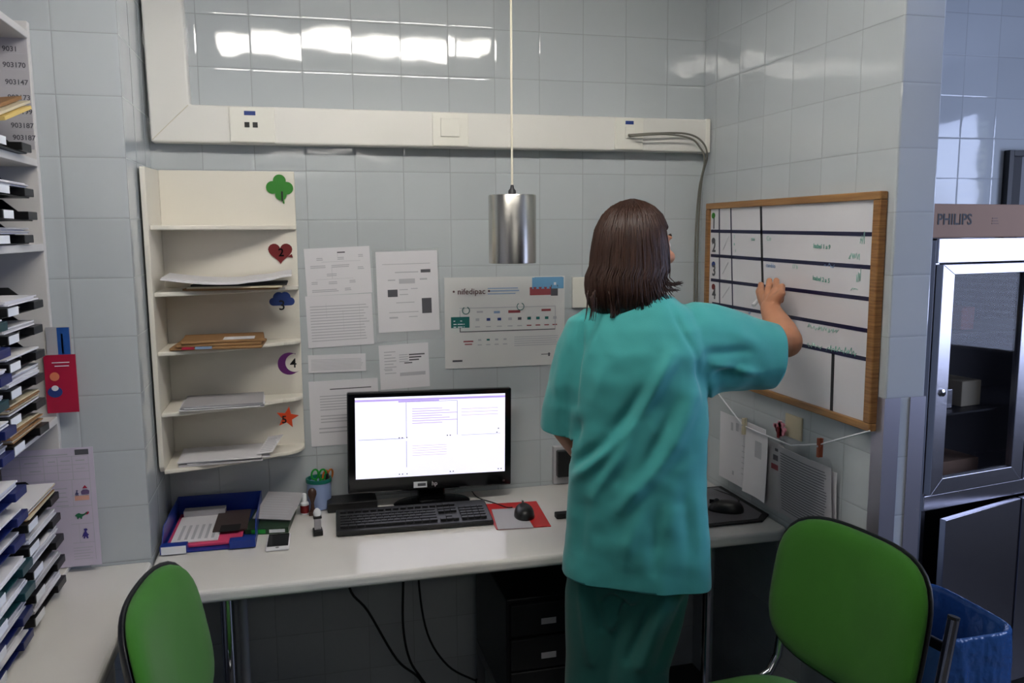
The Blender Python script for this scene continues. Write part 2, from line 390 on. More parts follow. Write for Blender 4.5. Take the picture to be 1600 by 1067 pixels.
# ------------------------------------------------------------------ cream pigeonhole shelf unit on the back wall
t = thing('pigeonhole_shelf', 'cream open pigeonhole shelf unit fixed to the wall above the tray', 'shelf', (-.385, -.1, .93))
XS0, XS1 = XL+.006, -.186
box('back_panel', (XS0+.014, -.016, .935), (XS1, -.003, 1.797), M_cream, t, .002)
B().use(M_cream).prism([(XS0, -.016, 1.797), (XS0, -.25, 1.79), (XS0, -.225, .955), (XS0, -.21, .938), (XS0, -.003, .938), (XS0, -.003, 1.797)], (.014, 0, 0)).build('side_panel', parent=t, bevel=.002)
def shelf_outline(d0, d1, r):
    pts = [(XS0+.0141, -.0165), (XS1, -.0165)]
    c = V((XS1-r, -d1+r)) if d1 > r else V((XS1-r, 0))
    n = 8
    ry = min(r, d1-.02)
    for k in range(n+1):
        a = -k/n*PI/2
        pts.append((XS1-r+r*math.cos(a), -(d1-ry)+ry*math.sin(a)))
    for k in range(1, 7):
        f = k/7; x = (XS1-r)*(1-f)+(XS0+.03)*f; pts.append((x, -(d1+(d0-d1)*(f**.75))))
    pts.append((XS0+.0141, -d0))
    return pts
SZ = [1.634, 1.45, 1.284, 1.11, .948]
for i, z in enumerate(SZ):
    slab(B().use(M_cream), shelf_outline((.225, .225, .225, .225, .232)[i], (.03, .06, .085, .1, .12)[i], (.02, .04, .05, .06, .08)[i]), z-.013, z).build('shelf_board', parent=t, bevel=.004, seg=3)

# stickers numbering the pigeonholes
def poly(n, f): return [f(2*PI*k/n) for k in range(n)]
def sticker(name, c, outs, th, m, label, cat, num=None, numM=M_black, ns=.03, nd=(0, 0)):
    b = B().use(m)
    for i, out in enumerate(outs): b.prism([(c[0]+u, c[1], c[2]+v) for u, v in out], (0, -th-.00025*i, 0))
    th_ = thing(name, label, cat, (c[0], c[1], c[2])); b.build('foam_shape', parent=th_)
    if num: text_mesh(num, ns, frame_m((c[0]+nd[0], c[1]-th-.0004-.00025*len(outs), c[2]+nd[1]), (1, 0, 0), (0, 0, 1)), numM, 'number', th_, .0006, bold=.0004)
def disc(x, z, r, n=20): return [(x+r*math.cos(2*PI*k/n), z+r*math.sin(2*PI*k/n)) for k in range(n)]
c = at(437, 296, 1, -.0165)
sticker('clover_sticker', c, [disc(-.021, .006, .019), disc(.021, .004, .019), disc(0, .026, .019), disc(.003, -.016, .017), [(-.014, -.012), (.014, -.012), (.014, .02), (-.014, .02)], [(.004, -.02), (.009, -.043), (.013, -.042), (.010, -.02)]], .003, M_clover, 'green four-leaf clover sticker numbered 1 on the top back panel', 'sticker', '1', ns=.042, nd=(-.004, -.035))
c = at(438, 394, 1, -.0165)
ht = [(.036*math.sin(a)**3, .0026*(13*math.cos(a)-5*math.cos(2*a)-2*math.cos(3*a)-math.cos(4*a))*.85) for a in [2*PI*k/32 for k in range(32)]]
sticker('heart_sticker', c, [ht, [(.02, -.014), (.037, -.017), (.034, -.006)]], .003, M_heart, 'dark red heart sticker numbered 2 in the second pigeonhole', 'sticker', '2', ns=.034, nd=(-.006, -.012), numM=M_gloss)
c = at(440, 469, 1, -.088)
sticker('cloud_sticker', c, [disc(-.024, -.004, .012), disc(.026, -.004, .012), disc(-.008, .008, .017), disc(.01, .008, .017), [(-.024, -.016), (.026, -.016), (.026, .006), (-.024, .006)]], .003, M_cloud, 'blue cloud sticker numbered 3 hanging from a shelf edge', 'sticker', '3', ns=.042, nd=(-.010, -.029))
c = at(452, 568, 1, -.088)
mo = [(.034*math.cos(a), .034*math.sin(a)) for a in [math.radians(55+(305-55)*k/22) for k in range(23)]]
mi = [(.017+.0285*math.cos(a), .002+.0285*math.sin(a)) for a in [math.radians(290-(290-85)*k/20) for k in range(21)]]
sticker('moon_sticker', c, [mo+mi], .003, M_moon, 'purple crescent moon sticker numbered 4 under a shelf', 'sticker', '4', ns=.04, nd=(.002, -.012))
c = at(449, 652, 1, -.135)
st = [((.034 if k % 2 == 0 else .015)*math.sin(2*PI*k/10+.18), (.034 if k % 2 == 0 else .015)*math.cos(2*PI*k/10+.18)) for k in range(10)]
sticker('star_sticker', c, [st], .003, M_star, 'orange star sticker numbered 5 over the fourth shelf edge', 'sticker', '5', ns=.032, nd=(-.017, -.016))

# sheets: helper for a printed sheet on a plane
def sheet(name, label, cat, O, X, Y, w, h, prints=(), th=.0012, base=M_paper, curl=0, nx=1, parent=None):
    """O lower left corner, X/Y unit directions, prints: (u0,v0,u1,v1,mat) in 0..1; normal X cross Y faces the viewer"""
    O, X, Y = V(O), V(X).normalized(), V(Y).normalized(); N = X.cross(Y).normalized()
    b = B().use(base)
    def P(u, v, d=0): return O+X*(u*w)+Y*(v*h)+N*(d+curl*((u-.5)**2*4*.6+(1-v)**2*.8))
    n = nx if curl else 1
    if n == 1: b.prism([P(0, 0), P(1, 0), P(1, 1), P(0, 1)], N*th)
    else:
        for i in range(n):
            for j in range(n):
                pass
        fr = [[b.bm.verts.new(P(i/n, j/n, th)) for j in range(n+1)] for i in range(n+1)]
        bk = [[b.bm.verts.new(P(i/n, j/n, 0)) for j in range(n+1)] for i in range(n+1)]
        for i in range(n):
            for j in range(n):
                b._f([fr[i][j], fr[i+1][j], fr[i+1][j+1], fr[i][j+1]]); b._f([bk[i][j], bk[i][j+1], bk[i+1][j+1], bk[i+1][j]])
        for i in range(n):
            b._f([fr[i][0], bk[i][0], bk[i+1][0], fr[i+1][0]]); b._f([fr[i][n], fr[i+1][n], bk[i+1][n], bk[i][n]])
            b._f([fr[0][i], fr[0][i+1], bk[0][i+1], bk[0][i]]); b._f([fr[n][i], bk[n][i], bk[n][i+1], fr[n][i+1]])
    for q in prints:
        u0, v0, u1, v1, mm = q[:5]; b.use(mm); e = th+(.0009 if n > 1 else .0003)
        if n > 1:
            ku = max(1, int((u1-u0)*24)); kv = max(1, int((v1-v0)*24)); sl = q[5] if len(q) > 5 else 0
            for i in range(ku):
                for j in range(kv):
                    ua, ub = u0+(u1-u0)*i/ku, u0+(u1-u0)*(i+1)/ku
                    if len(q) > 5: va, vb = v0+(v1-v0)*i/ku, v0+(v1-v0)*(i+1)/ku; b.quad([P(ua, va, e), P(ub, vb, e), P(ub, vb+sl, e), P(ua, va+sl, e)])
                    else: va, vb = v0+(v1-v0)*j/kv, v0+(v1-v0)*(j+1)/kv; b.quad([P(ua, va, e), P(ub, va, e), P(ub, vb, e), P(ua, vb, e)])
            continue
        if len(q) > 5: b.quad([P(u0, v0, e), P(u1, v1, e), P(u1, v1+q[5], e), P(u0, v0+q[5], e)])
        else: b.quad([P(u0, v0, e), P(u1, v0, e), P(u1, v1, e), P(u0, v1, e)])
    o = b.build(name, parent=parent); return tag(o, label, cat) if parent is None else o
def lines(u0, u1, v0, v1, n, m=M_inkl, th=.35, jag=.2, seed=1):
    r = random.Random(seed); out = []; s = (v1-v0)/n
    for i in range(n):
        y = v0+s*i; out.append((u0, y, u1-(u1-u0)*jag*r.random(), y+s*th, m))
    return out
def wall_sheet(name, label, tl, tr, br, blp, prints, y=-.0015, **k):
    a, b_, c_, d_ = [at(*q, 1, y) for q in (tl, tr, br, blp)]
    O = d_; X = ((c_-d_)+(b_-a)); X.y = 0; Y = V((-X.z, 0, X.x)); w_ = ((c_-d_).length+(b_-a).length)/2; h_ = ((a-d_).length+(b_-c_).length)/2
    return sheet(name, label, k.pop('cat', 'paper'), O, X, Y, w_, h_, prints, **k)
def flow(seed):
    r = random.Random(seed); out = [(.5, .88, .62, .905, M_ink)]
    for (u, v, w_) in [(.18, .76, .1), (.5, .76, .1), (.82, .8, .08), (.08, .6, .26), (.4, .6, .28), (.8, .54, .1), (.32, .42, .16), (.08, .26, .1), (.34, .25, .14), (.66, .26, .1), (.08, .09, .42), (.58, .1, .1)]:
        out += lines(u, u+w_, v-.02, v+.05, 2, M_inkl, .5, .15, seed); seed += 1
    out += [(.25, .7, .85, .706, M_inkl), (.5, .8, .504, .88, M_inkl), (.4, .35, .404, .6, M_inkl), (.15, .335, .72, .34, M_inkl)]
    return out
wall_sheet('flowchart_sheet', 'white landscape flow chart sheet, topmost beside the cream shelf', (476, 387), (578, 384), (582, 455), (480, 463), flow(3))
gr = lines(.06, .95, .12, .84, 13, M_inkl, .28, .1, 5)+[(.8, .15, .803, .85, M_inkl), (.3, .55, .303, .85, M_inkl), (.55, .3, .553, .7, M_inkl)]
wall_sheet('form_sheet', 'white landscape form of small grey print below the flow chart', (479, 465), (582, 458), (585, 539), (482, 544), gr)
p3 = [(.1, .84, .88, .848, M_inkl), (.72, .73, .88, .77, M_ink), (.3, .735, .68, .748, M_inkl), (.18, .64, .3, .655, M_inkl), (.36, .6, .62, .66, M_inkl), (.7, .64, .82, .66, M_inkl), (.17, .44, .33, .53, M_ink), (.72, .22, .88, .41, M_ink), (.3, .36, .6, .37, M_inkl), (.18, .24, .66, .25, M_inkl), (.18, .17, .32, .19, M_inkl), (.5, .18, .64, .19, M_inkl), (.36, .46, .5, .47, M_inkl), (.36, .52, .5, .53, M_inkl), (.55, .53, .66, .54, M_inkl)]
s3 = wall_sheet('notice_sheet', 'tall white notice with two dark code blocks in a clear sleeve', (586, 396), (682, 391), (687, 517), (592, 520), p3, y=.0003, th=.0024)
wall_sheet('sheet_sleeve', 'clear plastic sleeve holding the tall white notice', (581, 392), (686, 387), (690, 529), (589, 535), [], y=.0004, base=M_sleeve, th=.0014, cat='plastic sleeve')
p4 = lines(.1, .35, .35, .9, 8, M_inkl, .3, .4, 8)+[(.6, .74, .92, .77, M_ink), (.6, .68, .85, .71, M_ink), (.6, .62, .8, .65, M_ink), (.5, .56, .66, .585, M_ink), (.4, .28, .92, .36, M_inkl), (.08, .45, .25, .465, M_inkl)]+lines(.4, .6, .6, .8, 4, M_inkl, .4, .2, 3)
wall_sheet('notice_sheet', 'small white notice with stepped black lines below the sleeved one', (592, 540), (669, 535), (672, 603), (595, 609), p4, y=.0003, th=.0022)
gr5 = lines(.05, .95, .15, .8, 8, M_inkl, .3, .05, 6)
wall_sheet('label_strip_sheet', 'thin white strip of small grey writing between two larger sheets', (481, 555), (571, 552), (572, 579), (482, 583), gr5, y=-.002)
p6 = lines(.15, .9, .55, .8, 6, M_inkl, .35, .3, 7)+lines(.15, .6, .36, .5, 3, M_inkl, .35, .3, 9)+lines(.12, .9, .2, .32, 2, M_inkl, .35, .2, 2)+[(.3, .86, .9, .875, M_ink)]
wall_sheet('notice_sheet', 'white notice partly hidden behind the left edge of the monitor', (484, 597), (592, 590), (594, 690), (487, 698), p6, y=.0003, th=.0022)
# big poster
pt = thing('medicine_poster', 'wide white medicine poster with a teal label and blue corner', 'poster', at(696, 577, 1, -.003))
tl, tr, br_, blp = [at(*q, 1, -.006) for q in ((690, 431), (884, 428), (880, 567), (696, 577))]
PX = (tr-tl).normalized(); PY = V((-PX.z, 0, PX.x)); PW = .412; PH = .302; PO = blp
M_pteal = mat('poster_teal', (18, 104, 100), .5); M_pblue = mat('poster_blue', (110, 166, 206), .5); M_predd = mat('poster_red', (150, 70, 76), .5)
M_pposter = mat('poster_paper', (216, 215, 214), .4)
pr = [(.05, .45, .2, .57, M_pteal), (.74, .955, .98, .99, M_pblue), (.72, .86, .99, .985, M_pblue), (.7, .79, .88, .88, M_predd), (.88, .78, .94, .9, M_ink), (.905, .9, .925, .93, M_label)]
pr += [(.35+.0, .84, .61, .853, M_pblue_ink), (.35, .81, .58, .82, M_pblue_ink), (.35, .87, .6, .88, M_pblue_ink)]
pr += [(.12, .40, .92, .41, M_ink, .012), (.12, .66, .92, .668, M_inkl, .006)]
pr = [q if len(q) == 5 else (q[0], q[1], q[2], q[3], q[4]) for q in pr]
pr += [(.12, .4, .127, .45, M_ink), (.12, .57, .127, .64, M_inkl), (.915, .41, .921, .66, M_inkl)]
for i, u in enumerate((.25, .34, .43, .52, .6, .68, .755, .83, .9)):
    pr += [(u, .52, u+.03, .55, (M_inkl, M_cloud, M_cloud, M_inkl, M_ink, M_pteal, M_pteal, M_pteal, M_inkl)[i]), (u-.005, .45, u+.035, .462, M_predd if i > 4 else M_inkl)]
pr += [(.26, .61, .31, .63, M_inkl), (.4, .6, .45, .625, M_pblue_ink), (.52, .6, .62, .63, M_predd), (.8, .61, .88, .635, M_predd)]
pr += [(.07, .455, .16, .465, M_label), (.07, .485, .16, .495, M_label), (.07, .52, .14, .53, M_label)]
for i in range(4): pr += [(.27+.07*i, .3, .295+.07*i, .32, M_pteal if i == 1 else M_inkl), (.265+.07*i, .25, .3+.07*i, .262, M_inkl)]
pr += [(.15, .29, .23, .305, M_predd), (.16, .26, .22, .272, M_predd)]+lines(.57, .95, .23, .35, 5, M_inkl, .3, .15, 4)
pr += [(.06, .075, .14, .095, M_ink), (.8, .12, .88, .128, M_ink), (.86, .1, .875, .14, M_ink)]
sheet('poster_sheet', '', '', PO, PX, PY, PW, PH, pr, th=.0012, base=M_pposter, curl=-.004, nx=12, parent=pt)
text_mesh('• nifedipac •', .0265, frame_m(PO+PX*.025+PY*.247+V((0, -.006, 0)), PX, PY), mat('poster_title_ink', (92, 62, 66), .5), 'poster_title', pt, .0002, bold=.0003)
for u, v in ((.17, .64), (.62, .67)):
    cc = PO+PX*(u*PW)+PY*(v*PH)+V((0, -.0045, 0)); rr = B().use(M_pteal)
    rr.tube([cc+PX*(.012*math.cos(a))+PY*(.012*math.sin(a)) for a in [math.radians(120+k*28) for k in range(12)]], .0013, 6); rr.build('clock_mark', parent=pt)
a = at(893, 433, 1, 0); b_ = at(916, 480, 1, 0)
tag(box('wall_notice_panel', (a.x, -.012, b_.z), (a.x+.085, -.001, a.z), M_plate, None, .002), 'small white panel on the tiles half hidden by the dark hair', 'panel')

# papers and envelopes in the pigeonholes
def stack(name, label, cat, c, w, d, n, z, mats, seed, rz=0, th=.0025, spread=.012, sag=0):
    r = random.Random(seed); b = B()
    for i in range(n):
        M = Matrix.Translation((c[0]+r.uniform(-1, 1)*spread, c[1]+r.uniform(-1, 1)*spread*.6, z+i*th)) @ Matrix.Rotation(rz+r.uniform(-.08, .08), 4, 'Z')
        b.use(mats[i % len(mats)]); b.box((-w/2, -d/2, 0), (w/2, d/2, th*.9), M)
    return tag(b.build(name), label, cat)
stack('paper_pile', 'white sheets and a grey booklet piled on the lowest cream shelf', 'papers', (-.42, -.12), .23, .17, 5, SZ[4]+.001, [M_paper, M_paperg], 4, .06)
o = sheet('leaflet', 'narrow folded white leaflet leaning across the lowest shelf pile', 'leaflet', (-.325, -.19, SZ[4]+.016), (1, .15, .06), (.25, 1, .18), .045, .13, lines(.1, .9, .1, .9, 8, M_inkl, .4, .3, 4), .001)
stack('paper_pile', 'thick pile of white sheets on the fourth cream shelf', 'papers', (-.415, -.135), .22, .17, 6, SZ[3]+.001, [M_paper, M_paper, M_paperg], 6, .02)
t = thing('envelope_pile', 'brown padded envelopes with a white label on the third shelf', 'envelopes', (-.41, -.12, SZ[2]))
b = B().use(M_kraft)
for i, (dx, ww) in enumerate(((0, .25), (.004, .23), (.012, .225))):
    b.box((-ww/2, -.085, i*.009), (ww/2, .085, i*.009+.0085), Matrix.Translation((-.415+dx, -.14, SZ[2]+.001)) @ Matrix.Rotation(.05*(i-1), 4, 'Z'))
b.build('envelopes', parent=t, bevel=.003)
box('white_label', (-.4, -.222, SZ[2]+.0282), (-.315, -.16, SZ[2]+.029), M_paper, t)
box('blue_print', (-.475, -.2252, SZ[2]+.004), (-.43, -.2245, SZ[2]+.011), M_pblue_ink, t); box('red_print', (-.51, -.2252, SZ[2]+.004), (-.478, -.2245, SZ[2]+.011), M_redc, t)
stack('envelope_pile', 'yellow and black envelopes under loose sheets on the second shelf', 'envelopes', (-.36, -.138), .26, .15, 3, SZ[1]+.001, [M_kraft, M_cream_paper, M_blackm], 8, -.04, th=.006)
b = B().use(M_paper)
for i in range(3):
    rg = []
    for k in range(13):
        u = k/12; x = -.555+u*.35; zz = SZ[1]+.034-.016*math.sin(u*PI)*(1 if u < .6 else .8)+i*.0022+(.004 if u > .9 else 0)
        rg.append([V((x, -.235+.01*i, zz)), V((x, -.04, zz+.006)), V((x, -.04, zz+.0075)), V((x, -.235+.01*i, zz+.0015))])
    b.rings(rg)
tag(b.build('loose_sheets'), 'sagging white loose sheets lying over the second shelf envelopes', 'papers')
for i, (px, py) in enumerate(()): pass
# ------------------------------------------------------------------ monitor, keyboard and mouse
my = -.11
t = thing('monitor', 'black widescreen monitor showing a white page on its lit screen', 'monitor', (.2, my+.03, ZD))
a, b2, c2, d2 = at(540, 616, 1, my), at(798, 605, 1, my), at(800, 757, 1, my), at(546, 771, 1, my)
cx_ = (a.x+b2.x+c2.x+d2.x)/4; top = (a.z+b2.z)/2; bot = (c2.z+d2.z)/2; W_ = .527
t.location = (cx_, my+.04, ZD); 
MM = Matrix.Translation((cx_, my, (top+bot)/2)) @ Matrix.Rotation(math.radians(1.2), 4, 'Y') @ Matrix.Rotation(math.radians(-2), 4, 'X')
H_ = top-bot
B().use(M_gloss).box((-W_/2, 0, -H_/2), (W_/2, .028, H_/2), MM).build('housing', parent=t, bevel=.005)
B().use(M_black).box((-W_/2+.06, .028, -H_/2+.04), (W_/2-.06, .055, H_/2-.04), MM).build('back_cover', parent=t, bevel=.01)
bz = .022; sb = .047
sx0, sx1, sz0, sz1 = -W_/2+bz+.002, W_/2-bz, -H_/2+sb, H_/2-.017
sc_ = B().use(M_screen).box((sx0, -.0012, sz0), (sx1, .001, sz1), MM)
SW, SH = sx1-sx0, sz1-sz0
def sr(u0, v0, u1, v1, m): sc_.use(m).box((sx0+u0*SW, -.0018, sz0+v0*SH), (sx0+u1*SW, -.0012, sz0+v1*SH), MM)
sr(0, .95, 1, .975, M_scr_p); sr(.28, .93, .55, .948, M_scr_p)
for u in (.33, .67): sr(u, .5, u+.003, .93, M_scr_l)
sr(.33, .12, .333, .45, M_scr_l); sr(.02, .48, .32, .485, M_scr_l); sr(.34, .93, .67, .934, M_scr_l); sr(.7, .49, .97, .493, M_scr_l)
for i in range(7): sr(.37, .84-.03*i, .37+.2+.05*(i % 3), .848-.03*i, M_scr_p)
for i in range(3): sr(.7, .82-.04*i, .95, .825-.04*i, M_scr_p)
for i in range(5): sr(.37, .38-.03*i, .6, .384-.03*i, M_scr_p)
for u, v in ((.28, .485), (.3, .485), (.33, .485), (.6, .49), (.62, .49), (.28, .03), (.3, .03), (.33, .03), (.62, .03), (.64, .03), (.95, .03), (.97, .03), (.94, .5), (.95, .55)): sr(u, v, u+.008, v+.012, M_dgrey)
sc_.build('screen', parent=t)
B().use(M_label).box((-.058, -.0012, -H_/2+.009), (-.015, .0005, -H_/2+.028), MM).build('asset_label', parent=t)
B().use(M_ink).box((-.045, -.0016, -H_/2+.014), (-.019, -.0012, -H_/2+.023), MM).build('label_print', parent=t)
text_mesh('hp', .019, MM @ frame_m((.0, -.0006, -H_/2+.014), (1, 0, 0), (0, 0, 1)), M_paperg, 'maker_mark', t, .0004, bold=.0003)
B().use(M_chrome).box((W_/2-.03, -.001, -H_/2+.013), (W_/2-.022, .0005, -H_/2+.019), MM).build('power_light', parent=t)
B().use(M_gloss).prism([(cx_-.045, my+.012, ZD+.012), (cx_+.045, my+.012, ZD+.012), (cx_+.038, my+.012, bot+.05), (cx_-.038, my+.012, bot+.05)], (0, .03, 0)).build('stand_neck', parent=t, bevel=.005)
b = B().use(M_gloss); b.rings([[V((cx_+rx*math.cos(q), my+.012+ry*math.sin(q), z)) for q in [2*PI*k/40 for k in range(40)]] for rx, ry, z in ((.122, .073, ZD+.001), (.124, .075, ZD+.005), (.118, .07, ZD+.009), (.06, .035, ZD+.014))])
b.build('stand_base', parent=t, smooth=True)
tag(box('docking_box', (-.125, -.115, ZD+.001), (.03, -.03, ZD+.032), M_black, None, .004), 'flat black box lying on the desk behind the monitor stand', 'box')
# keyboard
kw, kd = .462, .165
t = thing('keyboard', 'black full-size keyboard in front of the monitor', 'keyboard', (.125, -.262, ZD), math.radians(-2.5))
KM = wm(t)
rg = [(-kw/2, -kd/2), (kw/2, -kd/2), (kw/2, kd/2), (-kw/2, kd/2)]
b = B().use(M_black)
v = [b.bm.verts.new(KM @ V(p)) for p in ((-kw/2, -kd/2, .003), (kw/2, -kd/2, .003), (kw/2, kd/2, .003), (-kw/2, kd/2, .003), (-kw/2, -kd/2, .016), (kw/2, -kd/2, .016), (kw/2, kd/2, .03), (-kw/2, kd/2, .03))]
for q in ((0, 1, 2, 3), (4, 5, 6, 7), (0, 1, 5, 4), (1, 2, 6, 5), (2, 3, 7, 6), (3, 0, 4, 7)): b._f([v[i] for i in q])
b.build('keyboard_body', parent=t, bevel=.004)
M_key = mat('key_black', (30, 30, 32), .45)
b = B().use(M_key)
def key(x, y, w_, h_=.0165):
    zz = .016+(y+kd/2)/kd*.014
    b.box((x+.0009, y+.0009, zz), (x+w_-.0009, y+h_-.0009, zz+.0065), KM)
kx0, ky0, U = -kw/2+.012, -kd/2+.022, .019
rows = [[1.25, 1.25, 1.25, 6.25, 1.25, 1.25, 1.25, 1.25], [2.25]+[1]*10+[2.75], [1.75]+[1]*11+[2.25], [1.5]+[1]*12+[1.5], [1]*13+[2]]
for j, row in enumerate(rows):
    x = kx0
    for w_ in row: key(x, ky0+j*U, w_*U); x += w_*U
for i in range(13): key(kx0+i*U*1.19, ky0+5.5*U, U)
nx0 = kx0+15.4*U
for j in (3, 4):
    for i in range(3): key(nx0+i*U, ky0+j*U, U)
key(nx0+U, ky0+U, U)
for i in range(3): key(nx0+i*U, ky0, U)
for i in range(3): key(nx0+i*U, ky0+5.5*U, U)
nx1 = nx0+3.4*U
for j in range(5):
    for i in range(4): key(nx1+i*U, ky0+j*U, U)
b.build('keys', parent=t)
# mouse on red sheet
t = thing('mouse_pad', 'red mouse pad with a white printed panel beside the keyboard', 'mouse pad', (.44, -.28, ZD))
P4 = [at(*q, 2, ZD) for q in ((752, 789), (838, 784), (861, 823), (776, 828))]
B().use(M_red).prism([(p.x, p.y, ZD+.0006) for p in P4], (0, 0, .002)).build('pad', parent=t)
P5 = [at(*q, 2, ZD+.003) for q in ((768, 796), (815, 793), (834, 824), (778, 827))]
B().use(M_paperg).prism([(p.x, p.y, ZD+.0027) for p in P5], (0, 0, .0005)).build('printed_panel', parent=t)
def mouse(name, label, c, rz):
    t = thing(name, label, 'mouse', (c[0], c[1], c[2]), rz); M = wm(t)
    b = B().use(M_black); rg = []
    for j in range(9):
        a = j/8*PI/2; zz = .034*math.sin(a); k = max(.04, math.cos(a)**.55)
        rg.append([M @ V((.031*k*math.cos(q)*(1-.1*math.sin(q)), .054*k*math.sin(q)-.004*math.sin(a), zz)) for q in [2*PI*i/24 for i in range(24)]])
    b.rings(rg); b.build('mouse_shell', parent=t, smooth='all')
    B().use(M_dgrey).tube([M @ V((-.0025, .028, .029)), M @ V((.0025, .028, .029))], .009, 14).build('scroll_wheel', parent=t, smooth=True)
    b = B().use(M_gloss).box((-.0006, .008, .02), (.0006, .05, .0335), M); b.build('button_split', parent=t)
    return t
mouse('mouse', 'black mouse on the red pad', (at(815, 802, 2, ZD).x, -.3, ZD+.0032), math.radians(-8))
wire('mouse_cable', [(.437, -.243, ZD+.012), (.425, -.215, ZD+.005), (.4, -.16, ZD+.003), (.36, -.09, ZD+.003), (.355, -.02, ZD+.003)], .0018, M_rubber, 'thin black cable leading from the mouse on the red pad', 'cable')
# phone
t = thing('mobile_phone', 'mobile phone with dark screen and white lower rim on the desk', 'phone', at(435, 849, 2, ZD), math.radians(-2))
M = wm(t)
B().use(M_paper).box((-.032, -.062, .0006), (.032, .062, .008), M).build('phone_case', parent=t, bevel=.005, seg=3)
B().use(M_gloss).box((-.0285, -.043, .0078), (.0285, .056, .0086), M).build('phone_screen', parent=t)
B().use(M_grey).lathe(M @ V((0, -.052, .0078)), [(.005, 0), (.005, .0006)], 16).build('home_button', parent=t)
# ------------------------------------------------------------------ letter trays
def tray_mesh(name, m, w, d, h, label_m=M_label, side_label=True):
    """a letter tray at the origin, opening towards +X, width along Y; returns its thing"""
    t = thing(name, None, None)
    b = B().use(m); th = .003
    b.box((-d/2, -w/2, 0), (d/2-.01, w/2, th))
    b.box((-d/2, -w/2, th), (-d/2+th, w/2, h))
    for s in (-1, 1):
        b.prism([(-d/2+th, s*w/2, th), (d/2-.055, s*w/2, th), (d/2-.03, s*w/2, h*.3), (d/2-.07, s*w/2, h), (-d/2+th, s*w/2, h)], (0, -s*th, 0))
    for s in (-1, 1): b.box((d/2-.03, s*w/2, th), (d/2, s*(w/2-.07), h*.42))
    b.build('tray_body', parent=t, bevel=.002)
    box('tray_label', (d/2+.0002, -w/2+.004, .003), (d/2+.0014, -w/2+.068, h*.4), label_m, t)
    return t
def tray_papers(name, c, w, d, z, n, mats, seed, label, cat='papers', dx=0, th=.004):
    r = random.Random(seed); b = B().use(mats[0]); b.box((c[0]-.015-.12, c[1]-w/2+.008, z), (c[0]+.105, c[1]+w/2-.008, z+.0165))
    z += .0182; th = min(th, .0245/n)
    for i in range(n):
        M = Matrix.Translation((c[0]+dx+r.uniform(-.006, .006), c[1]+r.uniform(-.006, .006), z+i*th)) @ Matrix.Rotation(r.uniform(-.02, .02), 4, 'Z')
        b.use(mats[(i+seed) % len(mats)]); b.box((-d/2, -w/2, 0), (d/2, w/2, th*.85), M)
    return tag(b.build(name), label, cat)
# blue tray on the desk (turned: opening towards the room)
t = tray_mesh('letter_tray', M_blue, .25, .34, .062)
tag(t, 'blue plastic letter tray lying on the desk under the cream shelf', 'letter tray')
TX, TY = -.452, -.185
t.location = (TX, TY, ZD+.001); t.rotation_euler = (0, 0, -PI/2-.02)
M = Matrix.Translation((TX, TY, ZD+.005)) @ Matrix.Rotation(-.02, 4, 'Z')
tag(B().use(M_pink).box((-.115, -.133, 0), (.085, .145, .009), M).build('folder', bevel=.002), 'bright pink card folder lying in the blue desk tray', 'folder')
o = B().use(M_paper).box((-.105, -.118, .0095), (.02, .1, .0125), M)
o.use(M_inkl)
for i in range(6): o.box((-.09+.018*i, -.1, .0125), (-.082+.018*i, .02, .0129), M)
o.use(M_paperg).box((-.1, .1, .0125), (.02, .135, .03), M)
tag(o.build('paper_pile'), 'white printed sheets on the pink folder in the blue tray', 'papers')
tag(B().use(mat('bronze_card', (70, 56, 52), .4)).box((-.0, -.06, .013), (.095, .12, .017), M).use(M_blackm).box((.02, -.075, .0171), (.075, -.02, .019), M).build('booklet'), 'dark brown booklet lying on the right of the blue tray contents', 'booklet')
a = at(425, 812, 2, ZD)
M = Matrix.Translation((-.285, -.155, ZD+.001)) @ Matrix.Rotation(-.12, 4, 'Z')
tag(B().use(mat('dark_green_box', (34, 60, 36), .4)).box((-.068, -.1, 0), (.055, .08, .018), M).use(M_label).box((.0, -.1008, .004), (.045, -.1, .014), M).use(M_green).box((-.05, -.1008, .003), (-.01, -.1, .015), M).build('small_box', bevel=.001), 'flat dark green box with a pale end label beside the blue tray', 'box')
sheet('leaflet', 'grey printed leaflet lying aslant over the dark green box', 'leaflet', (-.345, -.19, ZD+.030), (1, -.32, -.03), (.28, 1, .22), .115, .16, lines(.1, .9, .1, .9, 9, M_inkl, .35, .3, 4), .002, base=M_paperg)

